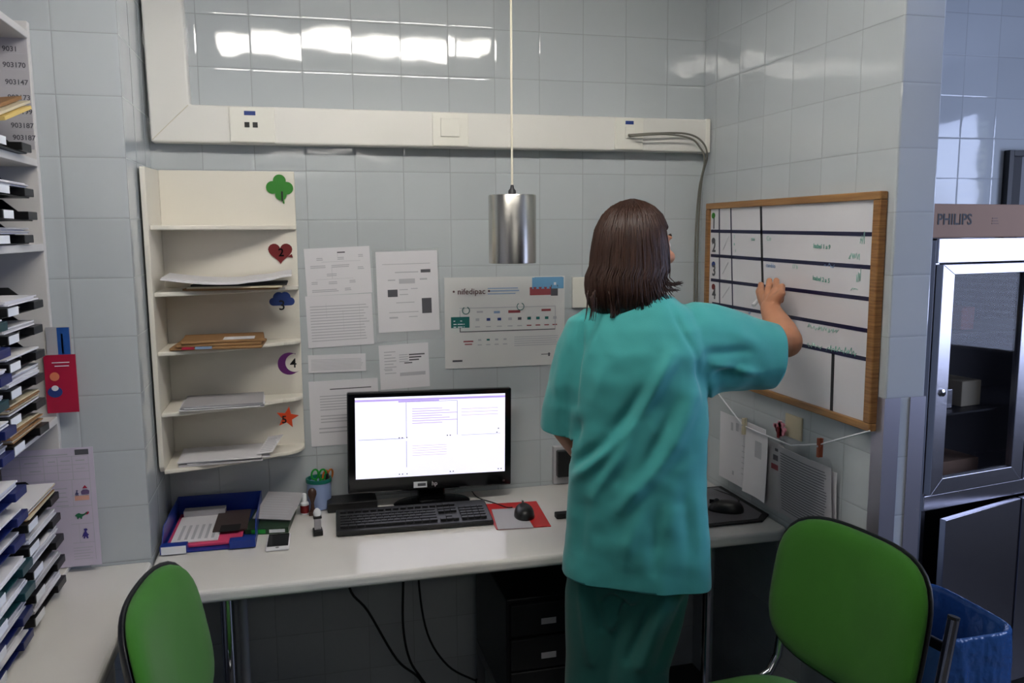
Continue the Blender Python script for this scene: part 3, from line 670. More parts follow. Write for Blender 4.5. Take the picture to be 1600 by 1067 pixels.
# ------------------------------------------------------------------ pen cup and little bottles
cc = at(500, 796, 2, ZD); cx, cy = cc.x, cc.y+.02
t = thing('pen_cup', 'pale blue pen cup with a teal rim left of the monitor', 'pen cup', (cx, cy, ZD))
B().use(M_cup).lathe((cx, cy, ZD+.001), [(.034, 0), (.037, .002), (.038, .09), (.035, .09), (.034, .006), (.001, .005)], 32, cap=False).build('cup_body', parent=t, smooth=True)
B().use(M_cupg).lathe((cx, cy, ZD+.086), [(.0385, 0), (.0405, .001), (.0405, .012), (.0385, .013), (.035, .012), (.0345, .0)], 32, cap=False).build('cup_rim', parent=t, smooth=True)
def scissors(label, m, x, y, rz, sc=1):
    t = thing('scissors', label, 'scissors', (x, y, ZD+.008), rz); M = wm(t) @ Matrix.Rotation(.1, 4, 'X') @ Matrix.Rotation(.12, 4, 'Y')
    b = B().use(M_chrome)
    b.box((-.005, -.001, 0), (.006, .001, .075), M); b.build('blades', parent=t)
    for s in (-1, 1):
        h = B().use(m); h.tube([M @ V((s*.012+.0105*math.cos(q), s*.002, .1*sc+.017*math.sin(q))) for q in [2*PI*k/16 for k in range(17)]], .0032, 8, cap=False)
        h.tube([M @ V((s*.002, s*.001, .07)), M @ V((s*.008, s*.002, .087*sc))], .004, 8); h.build('finger_loop', parent=t, smooth=True)
scissors('green handled scissors standing in the pen cup', M_green, cx-.012, cy, 0, 1.05)
scissors('orange handled scissors standing in the pen cup behind the green pair', M_orange, cx+.014, cy+.01, .7, .95)
tag(B().use(M_blackm).tube([(cx+.02, cy-.005, ZD+.01), (cx+.026, cy-.008, ZD+.112)], .005, 10).build('marker_pen', smooth=True), 'black marker pen standing in the pen cup', 'pen')
g = at(477, 803, 2, ZD); gx, gy = g.x-.001, g.y
t = thing('correction_bottle', 'small white correction bottle with a maroon label near the pen cup', 'bottle', (gx, gy, ZD))
B().use(M_label).lathe((gx, gy, ZD+.001), [(.012, 0), (.0135, .002), (.0135, .035), (.008, .041)], 24).build('bottle_body', parent=t, smooth=True)
B().use(M_heart).lathe((gx, gy, ZD+.006), [(.0138, 0), (.0138, .024)], 24, cap=False).build('bottle_label', parent=t, smooth=True)
B().use(M_label).lathe((gx, gy, ZD+.042), [(.008, 0), (.0075, .02), (.005, .024)], 20).build('bottle_cap', parent=t, smooth=True)
hx, hy = gx+.024, gy-.018
t = thing('hand_stamp', 'dark wooden handled rubber stamp standing before the pen cup', 'stamp', (hx, hy, ZD))
B().use(M_brown).lathe((hx, hy, ZD+.012), [(.008, 0), (.006, .012), (.0045, .028), (.009, .042), (.0135, .055), (.013, .066), (.007, .074)], 24).build('stamp_handle', parent=t, smooth=True)
box('stamp_base', (hx-.012, hy-.01, ZD+.001), (hx+.012, hy+.01, ZD+.013), M_brown, t, .001)
g = at(497, 838, 2, ZD); sx, sy = g.x, g.y+.015
t = thing('self_inking_stamp', 'small self-inking stamp with silver body and black base on the desk', 'stamp', (sx, sy, ZD), .06)
M = wm(t)
B().use(M_black).box((-.0135, -.017, .001), (.0135, .017, .017), M).build('stamp_base', parent=t, bevel=.002)
B().use(M_steel).box((-.0095, -.009, .0165), (.0095, .009, .05), M).build('stamp_frame', parent=t, bevel=.002)
B().use(M_black).box((-.012, -.011, .05), (.012, .011, .058), M).build('stamp_collar', parent=t, bevel=.002)
b = B().use(M_label); b.rings([[M @ V((rx*math.cos(q), ry*math.sin(q), z)) for q in [2*PI*k/20 for k in range(20)]] for rx, ry, z in ((.010, .009, .058), (.0115, .010, .066), (.009, .009, .074), (.004, .004, .079))]); b.build('stamp_knob', parent=t, smooth=True)
# objects right of the person on the desk
A4 = [(.9, -.545), (1.135, -.545), (1.183, -.5), (1.183, -.2), (.9, -.2)]
t = thing('desk_mat', 'grey desk mat with thick black edges in the right corner of the desk', 'desk mat', (1.04, -.37, ZD))
B().use(M_blackm).prism([(x, y, ZD+.001) for x, y in A4], (0, 0, .006)).build('mat_edge', parent=t, bevel=.001)
B().use(mat('mat_grey', (92, 90, 96), .35)).prism([(.91, -.53, ZD+.0072), (1.128, -.53, ZD+.0072), (1.165, -.49, ZD+.0072), (1.165, -.215, ZD+.0072), (.91, -.215, ZD+.0072)], (0, 0, .0008)).build('mat_surface', parent=t)
mouse('mouse', 'black mouse on the grey desk mat in the corner', (1.07, -.44, ZD+.008), math.radians(60))
wire('mouse_cable', [(1.112, -.415, ZD+.022), (1.15, -.38, ZD+.016), (1.155, -.3, ZD+.011), (1.12, -.17, ZD+.004), (1.05, -.06, ZD+.003)], .0018, M_rubber, 'thin black cable of the mouse on the grey mat', 'cable')
a, b_ = at(869, 704, 1, -.03), at(893, 743, 1, -.03)
t = thing('wall_telephone', 'small black wall telephone mostly hidden behind the person', 'telephone', (a.x+.04, -.02, b_.z))
box('telephone_frame', (a.x-.006, -.02, b_.z-.03), (a.x+.09, -.002, a.z+.012), M_paperg, t, .003)
box('telephone_body', (a.x+.002, -.045, b_.z), (a.x+.08, -.0205, a.z), M_black, t, .004)
q = at(872, 810, 2, ZD)
tag(box('eraser', (q.x-.008, q.y-.01, ZD+.001), (q.x+.05, q.y+.015, ZD+.018), M_blackm, None, .003), 'small black board eraser on the desk beside the red pad', 'eraser')

# ------------------------------------------------------------------ left shelving unit
XF = -.79
ULX = XW+.004
t = thing('shelving_unit', 'tall white shelving unit on the side worktop holding letter trays', 'shelving unit', (-.97, -1.0, ZS))
LS = B().use(M_shelfw)
box('side_panel', (ULX, -.411, ZS+.001), (XF, -.3915, 2.115), M_shelfw, t, .002)
box('side_panel', (ULX, -2.02, ZS+.001), (XF, -2.0, 2.115), M_shelfw, t, .002)
box('back_panel', (ULX, -1.9995, ZS+.001), (ULX+.006, -.4115, 2.1), M_shelfw, t)
box('base_board', (ULX+.0065, -1.9995, ZS+.001), (XF, -.4115, ZS+.014), M_cream, t, .002)
UZ = [2.092, 1.792, 1.588, 1.155]
for z in UZ: box('shelf_board', (ULX+.0065, -1.9995, z-.018), (XF, -.4115, z), M_shelfw, t, .002)
# number list taped to the inner side panel
t2 = thing('number_list', 'white list of printed numbers taped inside the shelving unit', 'list', (-.83, -.413, 1.82))
nums = ['9031', '903170', '903147', '903173', '903199', '903187', '903187']
sx_ = -.872
B().use(M_paperg).box((sx_, -.4135, 1.815), (XF-.003, -.4118, 2.075)).build('list_sheet', parent=t2)
for i, (s, py) in enumerate(zip(nums, (76, 101, 128, 152, 174, 196, 215))):
    px = (3, 4, 8, 12, 15, 17, 20)[i]; q = at(px, py+3, 1, -.414)
    text_mesh(s, .0165, frame_m((q.x, -.4138, q.z), (1, 0, -.02), (.02, 0, 1)), M_ink, 'printed_number', t2, .0002, bold=.0003)
    box('print_rule', (q.x-.002, -.4141, q.z-.006), (q.x+.05, -.4137, q.z-.005), M_inkl, t2)
TW, TD, TH = .25, .33, .05
XT = XF+.022-TD/2
blackT = tray_mesh('letter_tray', M_black, TW, TD, TH); navyT = tray_mesh('letter_tray', M_navy, TW, TD, TH); tealT = tray_mesh('letter_tray', M_teal, TW, TD, TH)
used = set()
ORD = ['topmost', 'second from the top', 'third from the top', 'fourth from the top', 'fifth from the top', 'sixth from the top', 'seventh']
def place_tray(proto, x, y, z, label, group, rz=0):
    t = proto if proto not in used else copy_tree(proto)
    used.add(proto); t.location = (x, y, z); t.rotation_euler = (0, 0, rz); return tag(t, label, 'letter tray', group)
r = random.Random(5)
def column(zs, y, protos, cname, where, group, fill, dx=0, y_step=0):
    n = len(zs)
    for i, z in enumerate(zs):
        pos = 'lowest' if i == n-1 else ORD[i]
        p = protos[i % len(protos)]
        x = XT+dx+r.uniform(-.006, .006); yy = y+y_step*i+r.uniform(-.002, .002)
        place_tray(p, x, yy, z, f"{cname} letter tray, {pos} in the {where}", group, r.uniform(-.012, .012))
        f = fill[i]
        if f:
            k, mats_ = f
            tray_papers('paper_pile', (x, yy), TW-.036, TD-.05, z+.0045, k, mats_, i+len(zs), f"papers in the {pos} {cname} tray, {where}", dx=.016, th=.0036)
W1, W2, W3 = [M_paper], [M_paperg, M_paper], [M_cream_paper, M_paper, M_kraft]
ya, yb = -.662, -.935
# upper compartment (1.588 .. 1.774)
column([1.693, 1.641, 1.589], ya, [blackT], 'black', 'upper stack by the pier', 'black trays in the upper compartment', [(3, W2), None, (4, W2)], -.003, y_step=0)
# middle compartment (1.155 .. 1.57), the stack fans out slightly
column([1.44, 1.383, 1.326, 1.27, 1.213, 1.156], ya-.012, [blackT], 'black', 'middle stack by the pier', 'black trays in the middle compartment', [(3, W1), (3, W2), (2, W1), (8, W1), (6, W3), (8, W3)], .0, y_step=-.005)
column([1.418, 1.366, 1.313, 1.26, 1.208, 1.156], yb-.03, [tealT, navyT, navyT], 'blue', 'middle stack near the camera', 'blue trays in the middle compartment', [(2, W1), (2, W1), (3, W1), (3, W2), (3, W1), (5, W2)], .008, y_step=-.001)
# lower compartment (.76 .. 1.137)
zl = ZS+.015
column([zl+.053*k for k in (4, 3, 2, 1, 0)], ya+.01, [blackT], 'black', 'bottom stack by the dinosaur poster', 'black trays in the bottom compartment', [(12, W3), (4, W1), (7, W2), (4, W2), (6, W1)], .004, y_step=0)
column([zl+.0525*k for k in (6, 5, 4, 3, 2, 1, 0)], yb-.01, [navyT, navyT, navyT, tealT, tealT, navyT, navyT], 'blue', 'bottom stack near the camera', 'blue trays in the bottom compartment', [(4, W1), (2, W1), (3, W2), (2, W1), (3, W1), (5, W1), (4, W1)], .012, y_step=0)
# yellow envelopes and a black tray on the 1.792 shelf
place_tray(blackT, XT, -.66, 1.793, 'single black letter tray on the shelf under the number list', None)
b = B().use(M_cream_paper)
Mx = Matrix.Translation((XF-.11, -.61, 1.878)) @ Matrix.Rotation(.25, 4, 'X') @ Matrix.Rotation(-.1, 4, 'Y')
b.box((-.1, -.12, -.006), (.13, .11, .0), Mx); b.use(M_kraft).box((-.09, -.1, .002), (.11, .125, .01), Mx)
b.use(mat('yellow_paper', (220, 190, 110), .6)).box((-.1, -.13, -.016), (.14, .07, -.008), Mx)
tag(b.build('envelope_pile', bevel=.001), 'brown and yellow envelopes slumped over the tray under the number list', 'envelopes')

# leaflets hanging at the panel edge
def pan(px, py, y=-.4145): return at(px, py, 1, y)
a, b_, c_ = pan(68, 555), pan(118, 553), pan(120, 643)
t = thing('red_leaflet', 'crimson leaflet with two round figures hanging at the shelving edge', 'leaflet', (a.x, -.4145, c_.z))
o = sheet('leaflet_card', '', '', (a.x, -.4155, c_.z), (1, 0, 0), (0, 0, 1), b_.x-a.x, a.z-c_.z, [(.25, .86, .8, .875, M_label), (.33, .8, .78, .815, M_label)], .003, base=M_redc, parent=t)
q = pan(86, 588); B().use(mat('face_orange', (226, 130, 96), .6)).prism([(q.x+.011*math.cos(k*PI/10), -.419, q.z+.011*math.sin(k*PI/10)) for k in range(20)], (0, -.0006, 0)).build('round_figure', parent=t)
q = pan(87, 612); B().use(M_cloud).prism([(q.x+.017*math.cos(k*PI/10), -.4188, q.z+.014*math.sin(k*PI/10)) for k in range(20)], (0, -.0006, 0)).build('round_figure', parent=t)
q = pan(87, 606); B().use(M_label).prism([(q.x+.008*math.cos(k*PI/10), -.4196, q.z+.007*math.sin(k*PI/10)) for k in range(20)], (0, -.0006, 0)).build('round_figure', parent=t)
a, c_ = pan(84, 511), pan(113, 560)
sheet('blue_leaflet', 'pale blue leaflet with a dark blue side above the crimson leaflet', 'leaflet', (a.x-.02, -.4125, c_.z-.004), (1, 0, 0), (0, 0, 1), c_.x-a.x+.02, a.z-c_.z+.004, [(.45, .02, .95, .98, M_bluec), (.6, .2, .68, .8, M_pblue_ink)], .0015, base=M_paperg)
# dinosaur poster
a, b_, c_ = at(0, 706, 1, -.43), at(146, 705, 1, -.43), at(150, 884, 1, -.43)
DW, DH = b_.x-a.x, a.z-.7625
dx0 = a.x
t = thing('dinosaur_poster', 'white chart with small dinosaur drawings leaning behind the tray stacks', 'poster', (dx0+DW/2, -.43, ZS))
M_lil = mat('lilac_paper', (206, 196, 212), .45)
pp = []
for v in (.93, .86, .8, .735): pp.append((.0, v, .94, v+.004, M_inkl))
for u in (.2, .45, .6, .76): pp.append((u, .735, u+.006, .93, M_inkl))
pp += [(.94, .05, .945, .93, M_inkl), (.74, .51, .745, .735, M_inkl), (.78, .2, .784, .36, M_inkl), (.6, .51, .94, .514, M_inkl), (.7, .36, .94, .364, M_inkl), (.7, .2, .94, .204, M_inkl), (.8, .94, .95, .985, M_ink)]
pp += [(.0, .945, .72, .955, M_inkl), (.25, .89, .4, .9, M_inkl), (.5, .89, .58, .9, M_inkl), (.64, .89, .74, .9, M_inkl), (.8, .89, .9, .9, M_inkl), (.3, .82, .42, .83, M_inkl), (.64, .825, .74, .83, M_inkl), (.8, .825, .9, .83, M_inkl)]
pp += lines(.55, .72, .52, .7, 5, M_inkl, .2, .3, 5)+lines(.7, .92, .06, .18, 5, M_inkl, .2, .2, 8)+[(.76, .56, .92, .6, mat('print_peach', (226, 170, 150), .6)), (.72, .6, .92, .602, M_pblue_ink)]
sheet('chart_sheet', '', '', (dx0, -.425, .7625), (1, 0, 0), (0, -.03, 1), DW, DH, pp, .0015, base=M_lil, parent=t)
def blob(cu, cv, pts, s, m):
    o = V((dx0, -.425, .7625)); Pn = [(o.x+(cu*DW)+x*s, -.4272-.03*(cv*DH), o.z+cv*DH+y*s) for x, y in pts]
    B().use(m).prism(Pn, (0, -.0005, 0)).build('printed_figure', parent=t)
dino = [(-1.3, .1), (-.9, .5), (-.4, .7), (.1, .45), (.6, .4), (1.0, .6), (1.3, .9), (1.55, .8), (1.5, .5), (1.1, .25), (.6, -.05), (.3, -.3), (.25, -.8), (.0, -.8), (-.05, -.45), (-.5, -.45), (-.55, -.8), (-.8, -.8), (-.8, -.2)]
dino2 = [(-.3, 1.2), (.2, 1.25), (.4, .9), (.1, .7), (.25, .2), (.6, -.1), (.35, -.3), (.45, -.9), (.15, -.9), (.05, -.5), (-.2, -.5), (-.2, -.9), (-.5, -.9), (-.4, -.3), (-.8, -.6), (-.45, .2), (-.2, .6)]
blob(.81, .43, dino, .0105, mat('print_green', (34, 110, 74), .6)); blob(.86, .43, [(-.1, .3), (.5, .9), (.9, 1.3), (1.2, .9), (.8, .3)], .008, M_redc)
blob(.85, .27, dino2, .0125, mat('print_indigo', (62, 50, 130), .6))
blob(.88, .63, [(-.8, -.6), (.8, -.6), (.9, .2), (.4, .5), (-.5, .5), (-.9, .1)], .011, mat('print_plum', (110, 90, 130), .6)); blob(.88, .66, [(-.6, 0), (.6, 0), (0, .8)], .01, M_redc)
blob(.79, .62, dino2, .007, mat('print_slate', (70, 70, 110), .6))

# ------------------------------------------------------------------ whiteboard on the partition
XB = XR-.022
FT = .02
def bd(px, py, x=None): return at(px, py, 0, XB-.0 if x is None else x)
by0, by1 = -.962, -.075
bz1, bz0 = 1.701, 1.112
t = thing('whiteboard', 'oak framed whiteboard with navy ruled rows on the tiled partition', 'whiteboard', (XR-.012, (by0+by1)/2, bz0))
box('board_surface', (XB+.008, by0+FT*.6, bz0+FT*.6), (XR-.002, by1-FT*.6, bz1-FT*.6), M_bwhite, t)
XSf = XB+.008
def frame_piece(y0, y1, z0, z1, m): B().use(m).box((XB-.002, y0, z0), (XR-.0015, y1, z1)).build('frame_rail', parent=t, bevel=.003)
frame_piece(by0, by1, bz1-FT, bz1, M_oakh); frame_piece(by0, by1, bz0, bz0+FT, M_oakh)
frame_piece(by0, by0+FT+.006, bz0+FT, bz1-FT, M_oak); frame_piece(by1-FT, by1, bz0+FT, bz1-FT, M_oak)
def tape(p0, p1, wd, m, name='ruled_line'):
    a = at(*p0, 0, XSf); b2 = at(*p1, 0, XSf); a.x = b2.x = XSf; d = (b2-a).normalized(); n = V((0, -d.z, d.y))*wd/2
    B().use(m).prism([a+n, b2+n, b2-n, a-n], (-.0008, 0, 0)).build(name, parent=t)
for p0, p1 in (((1111, 361), (1366, 366)), ((1111, 399), (1365, 418)), ((1111, 437), (1364, 468)), ((1113, 474), (1363, 518)), ((1125, 512), (1362, 563))): tape(p0, p1, .0105, M_tape)
for p0, p1, wd in (((1124, 326), (1125, 596), .006), ((1142, 324), (1147, 602), .006), ((1189, 322), (1194, 545), .011), ((1302, 552), (1299, 648), .012)): tape(p0, p1, wd, M_tapek if wd > .01 else M_tape)
def bwrite(s, px, py, size, m, slant=0, name='marker_writing', bold=.0002):
    q = at(px, py, 0, XSf); text_mesh(s, size, frame_m((XSf-.0012, q.y, q.z), (0, -1, slant), (0, slant, 1)), m, name, t, .0002, bold=bold)
for s, py in (('1', 357), ('2', 393), ('3', 430), ('4', 466)):
    bwrite(s, 1113, py, .05, M_ink, name='row_number', bold=.0012)
for py, mm in ((337, M_clover), (376, M_ink), (413, M_cloud), (448, M_heart)):
    q = at(1115, py, 0, XSf); B().use(mm).prism([(XSf-.0003, q.y+.012*math.cos(k*PI/8), q.z+.010*math.sin(k*PI/8)) for k in range(16)], (-.0008, 0, 0)).build('row_mark', parent=t)
def squig(px, py, w_, h_, m, seed, n=14, rad=.0009):
    r = random.Random(seed); q = at(px, py, 0, XSf); pts = []
    for k in range(n): pts.append((XSf-.0008, q.y-w_*k/n-r.uniform(-.003, .003), q.z+(h_ if k % 2 else 0)*r.uniform(.4, 1)+r.uniform(-.003, .003)))
    B().use(m).tube(pts, rad, 5).build('marker_writing', parent=t)
bwrite('Isabel 1 a 9', 1271, 387, .017, M_green_ink, -.04); bwrite('Isabel 2 a 5', 1270, 437, .017, M_green_ink, -.06)
bwrite('Co', 1198, 376, .02, M_pgreen_ink); bwrite('ma', 1174, 376, .018, M_pgreen_ink)
bwrite('cambio', 1197, 417, .018, M_pblue_ink, -.03); bwrite('17 h', 1238, 419, .016, M_pgreen_ink, -.03)
bwrite('2', 1147, 372, .014, M_pgreen_ink); bwrite('a', 1147, 383, .014, M_green_ink); bwrite('c', 1149, 393, .014, M_pgreen_ink)
squig(1327, 404, .045, .014, M_pgreen_ink, 3); squig(1345, 380, .016, .03, M_pgreen_ink, 4, 8); squig(1338, 440, .02, .04, M_pgreen_ink, 6, 9); squig(1330, 452, .03, .01, M_pgreen_ink, 9, 7)
squig(1262, 512, .14, .012, M_pgreen_ink, 5, 30, .001); squig(1262, 540, .07, .012, M_pgreen_ink, 7, 14); squig(1292, 546, .13, .02, M_green_ink, 8, 22)
squig(1288, 416, .05, .006, M_pblue_ink, 11, 10, .0009); squig(1170, 490, .012, .01, M_pblue_ink, 12, 6)
for p0, p1 in (((1130, 390), (1139, 369)), ((1129, 428), (1138, 410)), ((1129, 465), (1140, 448))):
    tape(p0, p1, .0022, M_inkl, 'marker_stroke')

# string, clips and hanging sheets below the board
P = [at(1108, 596, 0, 1.172), at(1160, 664, 0, 1.155), at(1182, 674, 0, 1.155), at(1236, 696, 0, 1.15), at(1283, 694, 0, 1.15), at(1359, 673, 0, 1.168)]
t = tag(B().use(M_label).tube(P, .0022, 6).build('string', smooth=True), 'white string sagging from the whiteboard frame across the partition', 'string')
def clip(p, m, label, group=None):
    t = thing('clothes_peg', label, 'peg', p)
    for s in (-1, 1): box('peg_half', (p[0]+s*.004-.003, p[1]-.005, p[2]-.03), (p[0]+s*.004+.003, p[1]+.005, p[2]+.022), m, t, .001)
    B().use(M_steel).tube([(p[0]-.008, p[1], p[2]), (p[0]+.008, p[1], p[2])], .003, 8).build('spring', parent=t)
clip(at(1163, 664, 0, 1.152), M_cream_paper, 'pale wooden peg holding the grey sleeve on the string')
clip(at(1281, 697, 0, 1.148), mat('rust_peg', (150, 74, 48), .6), 'rust red peg holding the lined sheets on the string')
def hang(name, label, cat, pxs, x, m, prints=(), curl=.012, th=.001):
    q = [at(px, py, 0, x) for px, py in pxs]  # tl tr br bl
    O, Tl = q[3], q[0]; wv = ((q[1]-q[0])+(q[2]-q[3]))/2; hv = ((q[0]-q[3])+(q[1]-q[2]))/2
    X = V((0, -1, 0)); O = V((x, O.y, O.z))
    Y = V((0, hv.y*.3, hv.z)).normalized()
    return sheet(name, label, cat, O, X, Y, wv.length, hv.length, prints, th, base=m, curl=curl, nx=10)
hang('document_sleeve', 'grey clear sleeve of papers pegged to the string by the person', 'plastic sleeve', ((1122, 640), (1193, 680), (1194, 790), (1126, 742)), 1.168, M_paper, [(.25, .78, .3, .9, M_inkl), (.36, .8, .42, .92, M_inkl), (.3, .12, .34, .18, M_inkl)]+lines(.5, .95, .2, .7, 6, M_inkl, .12, .3, 3), .004)
hang('document_sheet', 'white sheet with a dark corner picture behind the grey sleeve', 'paper', ((1163, 665), (1199, 684), (1199, 788), (1166, 766)), 1.162, M_paper, [(.4, .6, .7, .85, M_inkl)], .01)
hang('document_sheet', 'white densely lined sheet hanging from the rust red peg', 'paper', ((1212, 690), (1288, 688), (1297, 802), (1212, 800)), 1.152, M_paperg, lines(.06, .94, .08, .94, 22, M_ink, .3, .06, 4), -.01)
hang('document_sheet', 'curled white sheet behind the densely lined one, its corner free', 'paper', ((1255, 696), (1305, 734), (1300, 812), (1250, 812)), 1.166, M_paper, [], -.012)
a, b_ = at(1228, 645, 0, XR-.004), at(1252, 690, 0, XR-.004)
tag(box('wall_card', (XR-.005, min(a.y, b_.y), min(a.z, b_.z)), (XR-.001, max(a.y, b_.y), max(a.z, b_.z)), M_cream_paper), 'cream card fixed on the tiles just below the whiteboard', 'card')
q = at(1219, 668, 0, 1.172)
b = B().use(mat('pink_tissue', (214, 140, 156), .8)); r = random.Random(3)
for k in range(16):
    a = r.uniform(0, 2*PI); s = r.uniform(.006, .02); cc = q+V((0, math.cos(a)*s*1.4, math.sin(a)*s)); n = 8
    b.rings([[cc+V((-.003+.006*j, (.009-.002*j)*math.cos(2*PI*i/n+k), (.008-.002*j)*math.sin(2*PI*i/n+k)*(1+.2*math.sin(3*i)))) for i in range(n)] for j in range(2)])
b.use(M_heart).box(q+V((-.008, -.004, -.03)), q+V((-.004, .004, .002)))
tag(b.build('paper_flower'), 'pink paper flower stuck on the tiles below the whiteboard', 'decoration')
hang('patterned_card', 'grey card with small dark and red marks between two hanging sheets', 'card', ((1196, 682), (1222, 686), (1222, 790), (1197, 788)), 1.176, M_paperg, [(.4, .74, .8, .82, M_ink), (.3, .6, .8, .68, M_predd), (.5, .88, .9, .92, M_ink)], .002)

# metal corner guards on the end of the partition
def guard(x, s, label):
    t = tag(B().use(M_guard).prism([(x, YP-.003, .0), (x+s*.042, YP-.003, 0), (x+s*.042, YP-.0005, 0), (x+s*.0005, YP-.0005, 0), (x-s*.0005, YP-.0005, 0), (x-s*.0005, YP+.042, 0), (x-s*.003, YP+.042, 0), (x-s*.003, YP-.003, 0)], (0, 0, 1.2)).build('corner_guard'), label, 'corner guard')
guard(XR, 1, 'aluminium corner guard on the partition edge under the whiteboard')
guard(XP, -1, 'aluminium corner guard on the partition edge next to the steel cabinet')
# ------------------------------------------------------------------ steel cabinet, box, picture
CX, CY, CA = 1.655, -.6, math.radians(9)
CM = Matrix.Translation((CX, CY, 0)) @ Matrix.Rotation(CA, 4, 'Z')
CW, CD, CH = .83, .33, 1.578
t = thing('medicine_cabinet', 'stainless steel cabinet with a framed glass door above a metal door', 'cabinet', (CX, CY, 0), CA)
zd0, zd1 = .80, 1.505
b = B().use(M_steel)
b.box((0, .006, .08), (.018, CD, CH), CM).box((CW-.018, .006, .08), (CW, CD, CH), CM).box((.018, CD-.012, .08), (CW-.018, CD, CH), CM)
b.box((0.018, .006, CH-.014), (CW-.018, CD-.012, CH), CM).box((.018, .006, .08), (CW-.018, CD-.012, .1), CM).box((.018, .006, zd0-.05), (CW-.018, CD-.012, zd0-.02), CM)
b.box((-.002, -.004, zd1+.004), (CW+.002, .0055, CH+.004), CM); b.box((-.002, -.004, zd0-.055), (CW+.002, .0055, zd0-.006), CM)
b.build('cabinet_body', parent=t, bevel=.002)
box('cabinet_lining', (.0185, CD-.02, .1005), (CW-.0185, CD-.0125, CH-.015), M_dark_in, t, M=CM)
for z in (1.28, 1.03): box('cabinet_shelf', (.019, .03, z), (CW-.019, CD-.021, z+.006), M_dark_in, t, M=CM)
for x0 in (0, .418):
    w_ = .411; d = thing('glass_door', None, None); d.parent = t; fw = .05
    b = B().use(M_steel)
    def mitre(pts): b.prism([(p[0], -.022, p[1]) for p in pts], (0, .024, 0), CM)
    X0, X1, Z0, Z1 = x0, x0+w_, zd0, zd1
    mitre([(X0, Z0), (X1, Z0), (X1-fw, Z0+fw), (X0+fw, Z0+fw)]); mitre([(X0, Z1), (X0+fw, Z1-fw*.6), (X1-fw, Z1-fw*.6), (X1, Z1)])
    mitre([(X0, Z0), (X0+fw, Z0+fw), (X0+fw, Z1-fw*.6), (X0, Z1)]); mitre([(X1, Z0), (X1, Z1), (X1-fw, Z1-fw*.6), (X1-fw, Z0+fw)])
    b.build('door_frame', parent=d, bevel=.0015)
    box('glass_pane', (X0+fw-.004, -.012, Z0+fw-.004), (X1-fw+.004, -.008, Z1-fw*.6+.004), M_glass, d, M=CM)
    lx_ = X0+.024 if x0 == 0 else X1-.024
    B().use(M_chrome).lathe(CM @ V((lx_, -.022, 1.12)), [(.011, 0), (.011, .006), (.006, .008)], 18, ax=(CM.to_3x3() @ Matrix.Rotation(PI/2, 3, 'X'))).build('door_lock', parent=d, smooth=True)
for x0, an in ((0, -7), (.418, 0)):
    D = CM @ Matrix.Translation((x0+.411, -.004, 0)) @ Matrix.Rotation(math.radians(-an), 4, 'Z')
    box('metal_door', (-.405, -.02, .1), (0, 0, zd0-.062), M_steel, t, .002, M=D)
for x in (.04, CW-.04):
    for y in (.04, CD-.04): B().use(M_dgrey).tube([CM @ V((x, y, 0)), CM @ V((x, y, .081))], .015, 10).build('leg', parent=t)
def incab(name, label, cat, a, b_, m, **k): return tag(box(name, a, b_, m, None, .003, M=CM), label, cat)
incab('carton', 'green carton on the top shelf behind the cabinet glass', 'carton', (.08, .09, 1.287), (.19, .2, 1.35), mat('carton_green', (60, 120, 80), .6))
incab('carton', 'brick red carton on the top shelf behind the cabinet glass', 'carton', (.23, .09, 1.287), (.29, .2, 1.36), mat('carton_red', (150, 80, 70), .6))
incab('instrument_case', 'grey metal case on the middle shelf behind the cabinet glass', 'case', (.07, .08, 1.037), (.2, .25, 1.1), M_steel)
incab('carton', 'pale carton on the middle shelf behind the cabinet glass', 'carton', (.24, .08, 1.037), (.33, .22, 1.12), M_cream_paper)
incab('carton', 'low brown carton on the cabinet floor behind the glass', 'carton', (.07, .08, .781), (.34, .25, .86), M_box)
q = CM @ V((.13, .14, .861)); b = B().use(M_steel); rg = []
for z, s in ((0, .7), (.004, .75), (.04, 1), (.036, .94), (.008, .7)):
    rg.append([q+V((.06*s*math.cos(a), .035*s*math.sin(a)+.012*math.cos(a)**2, z)) for a in [2*PI*k/32 for k in range(32)]])
tag(b.rings(rg).build('kidney_dish', smooth=True), 'small bright metal dish on the brown carton behind the glass', 'dish')
t = thing('cardboard_box', 'long brown cardboard box printed with a maker name on the steel cabinet', 'box', CM @ V((.36, .16, CH+.005)), CA)
box('carton_body', (-.03, .01, CH+.0055), (.76, .30, CH+.106), M_box, t, .003, M=CM)
text_mesh('PHILIPS', .046, CM @ frame_m((.0, .009, CH+.045), (1, 0, 0), (0, 0, 1)), M_blackm, 'printed_name', t, .0003, bold=.0005)
for k in range(3): box('print_mark', (.235, .0088, CH+.046+k*.008), (.265-.003*k, .0099, CH+.049+k*.008), mat('pale_brown_print', (120, 96, 84), .7), t, M=CM)
t = thing('picture_frame', 'black framed picture on the bluish tiles above the cardboard box', 'picture', (2.7, -.02, 1.42))
px0, pz1 = 2.452, 1.906
b = B().use(M_black)
for a, b_ in (((px0, 1.4), (px0+.022, pz1)), ((3.0, 1.4), (3.022, pz1)), ((px0+.022, pz1-.022), (3.0, pz1)), ((px0+.022, 1.4), (3.0, 1.422))): b.box((a[0], -.03, a[1]), (b_[0], -.002, b_[1]))
b.build('frame', parent=t, bevel=.001)
box('picture_sheet', (px0+.022, -.012, 1.422), (3.0, -.004, pz1-.022), M_label, t)
box('mount', (px0+.022, -.014, 1.422), (px0+.075, -.0125, pz1-.022), M_grey, t)
box('glass', (px0+.022, -.02, 1.422), (3.0, -.017, pz1-.022), M_glass, t)

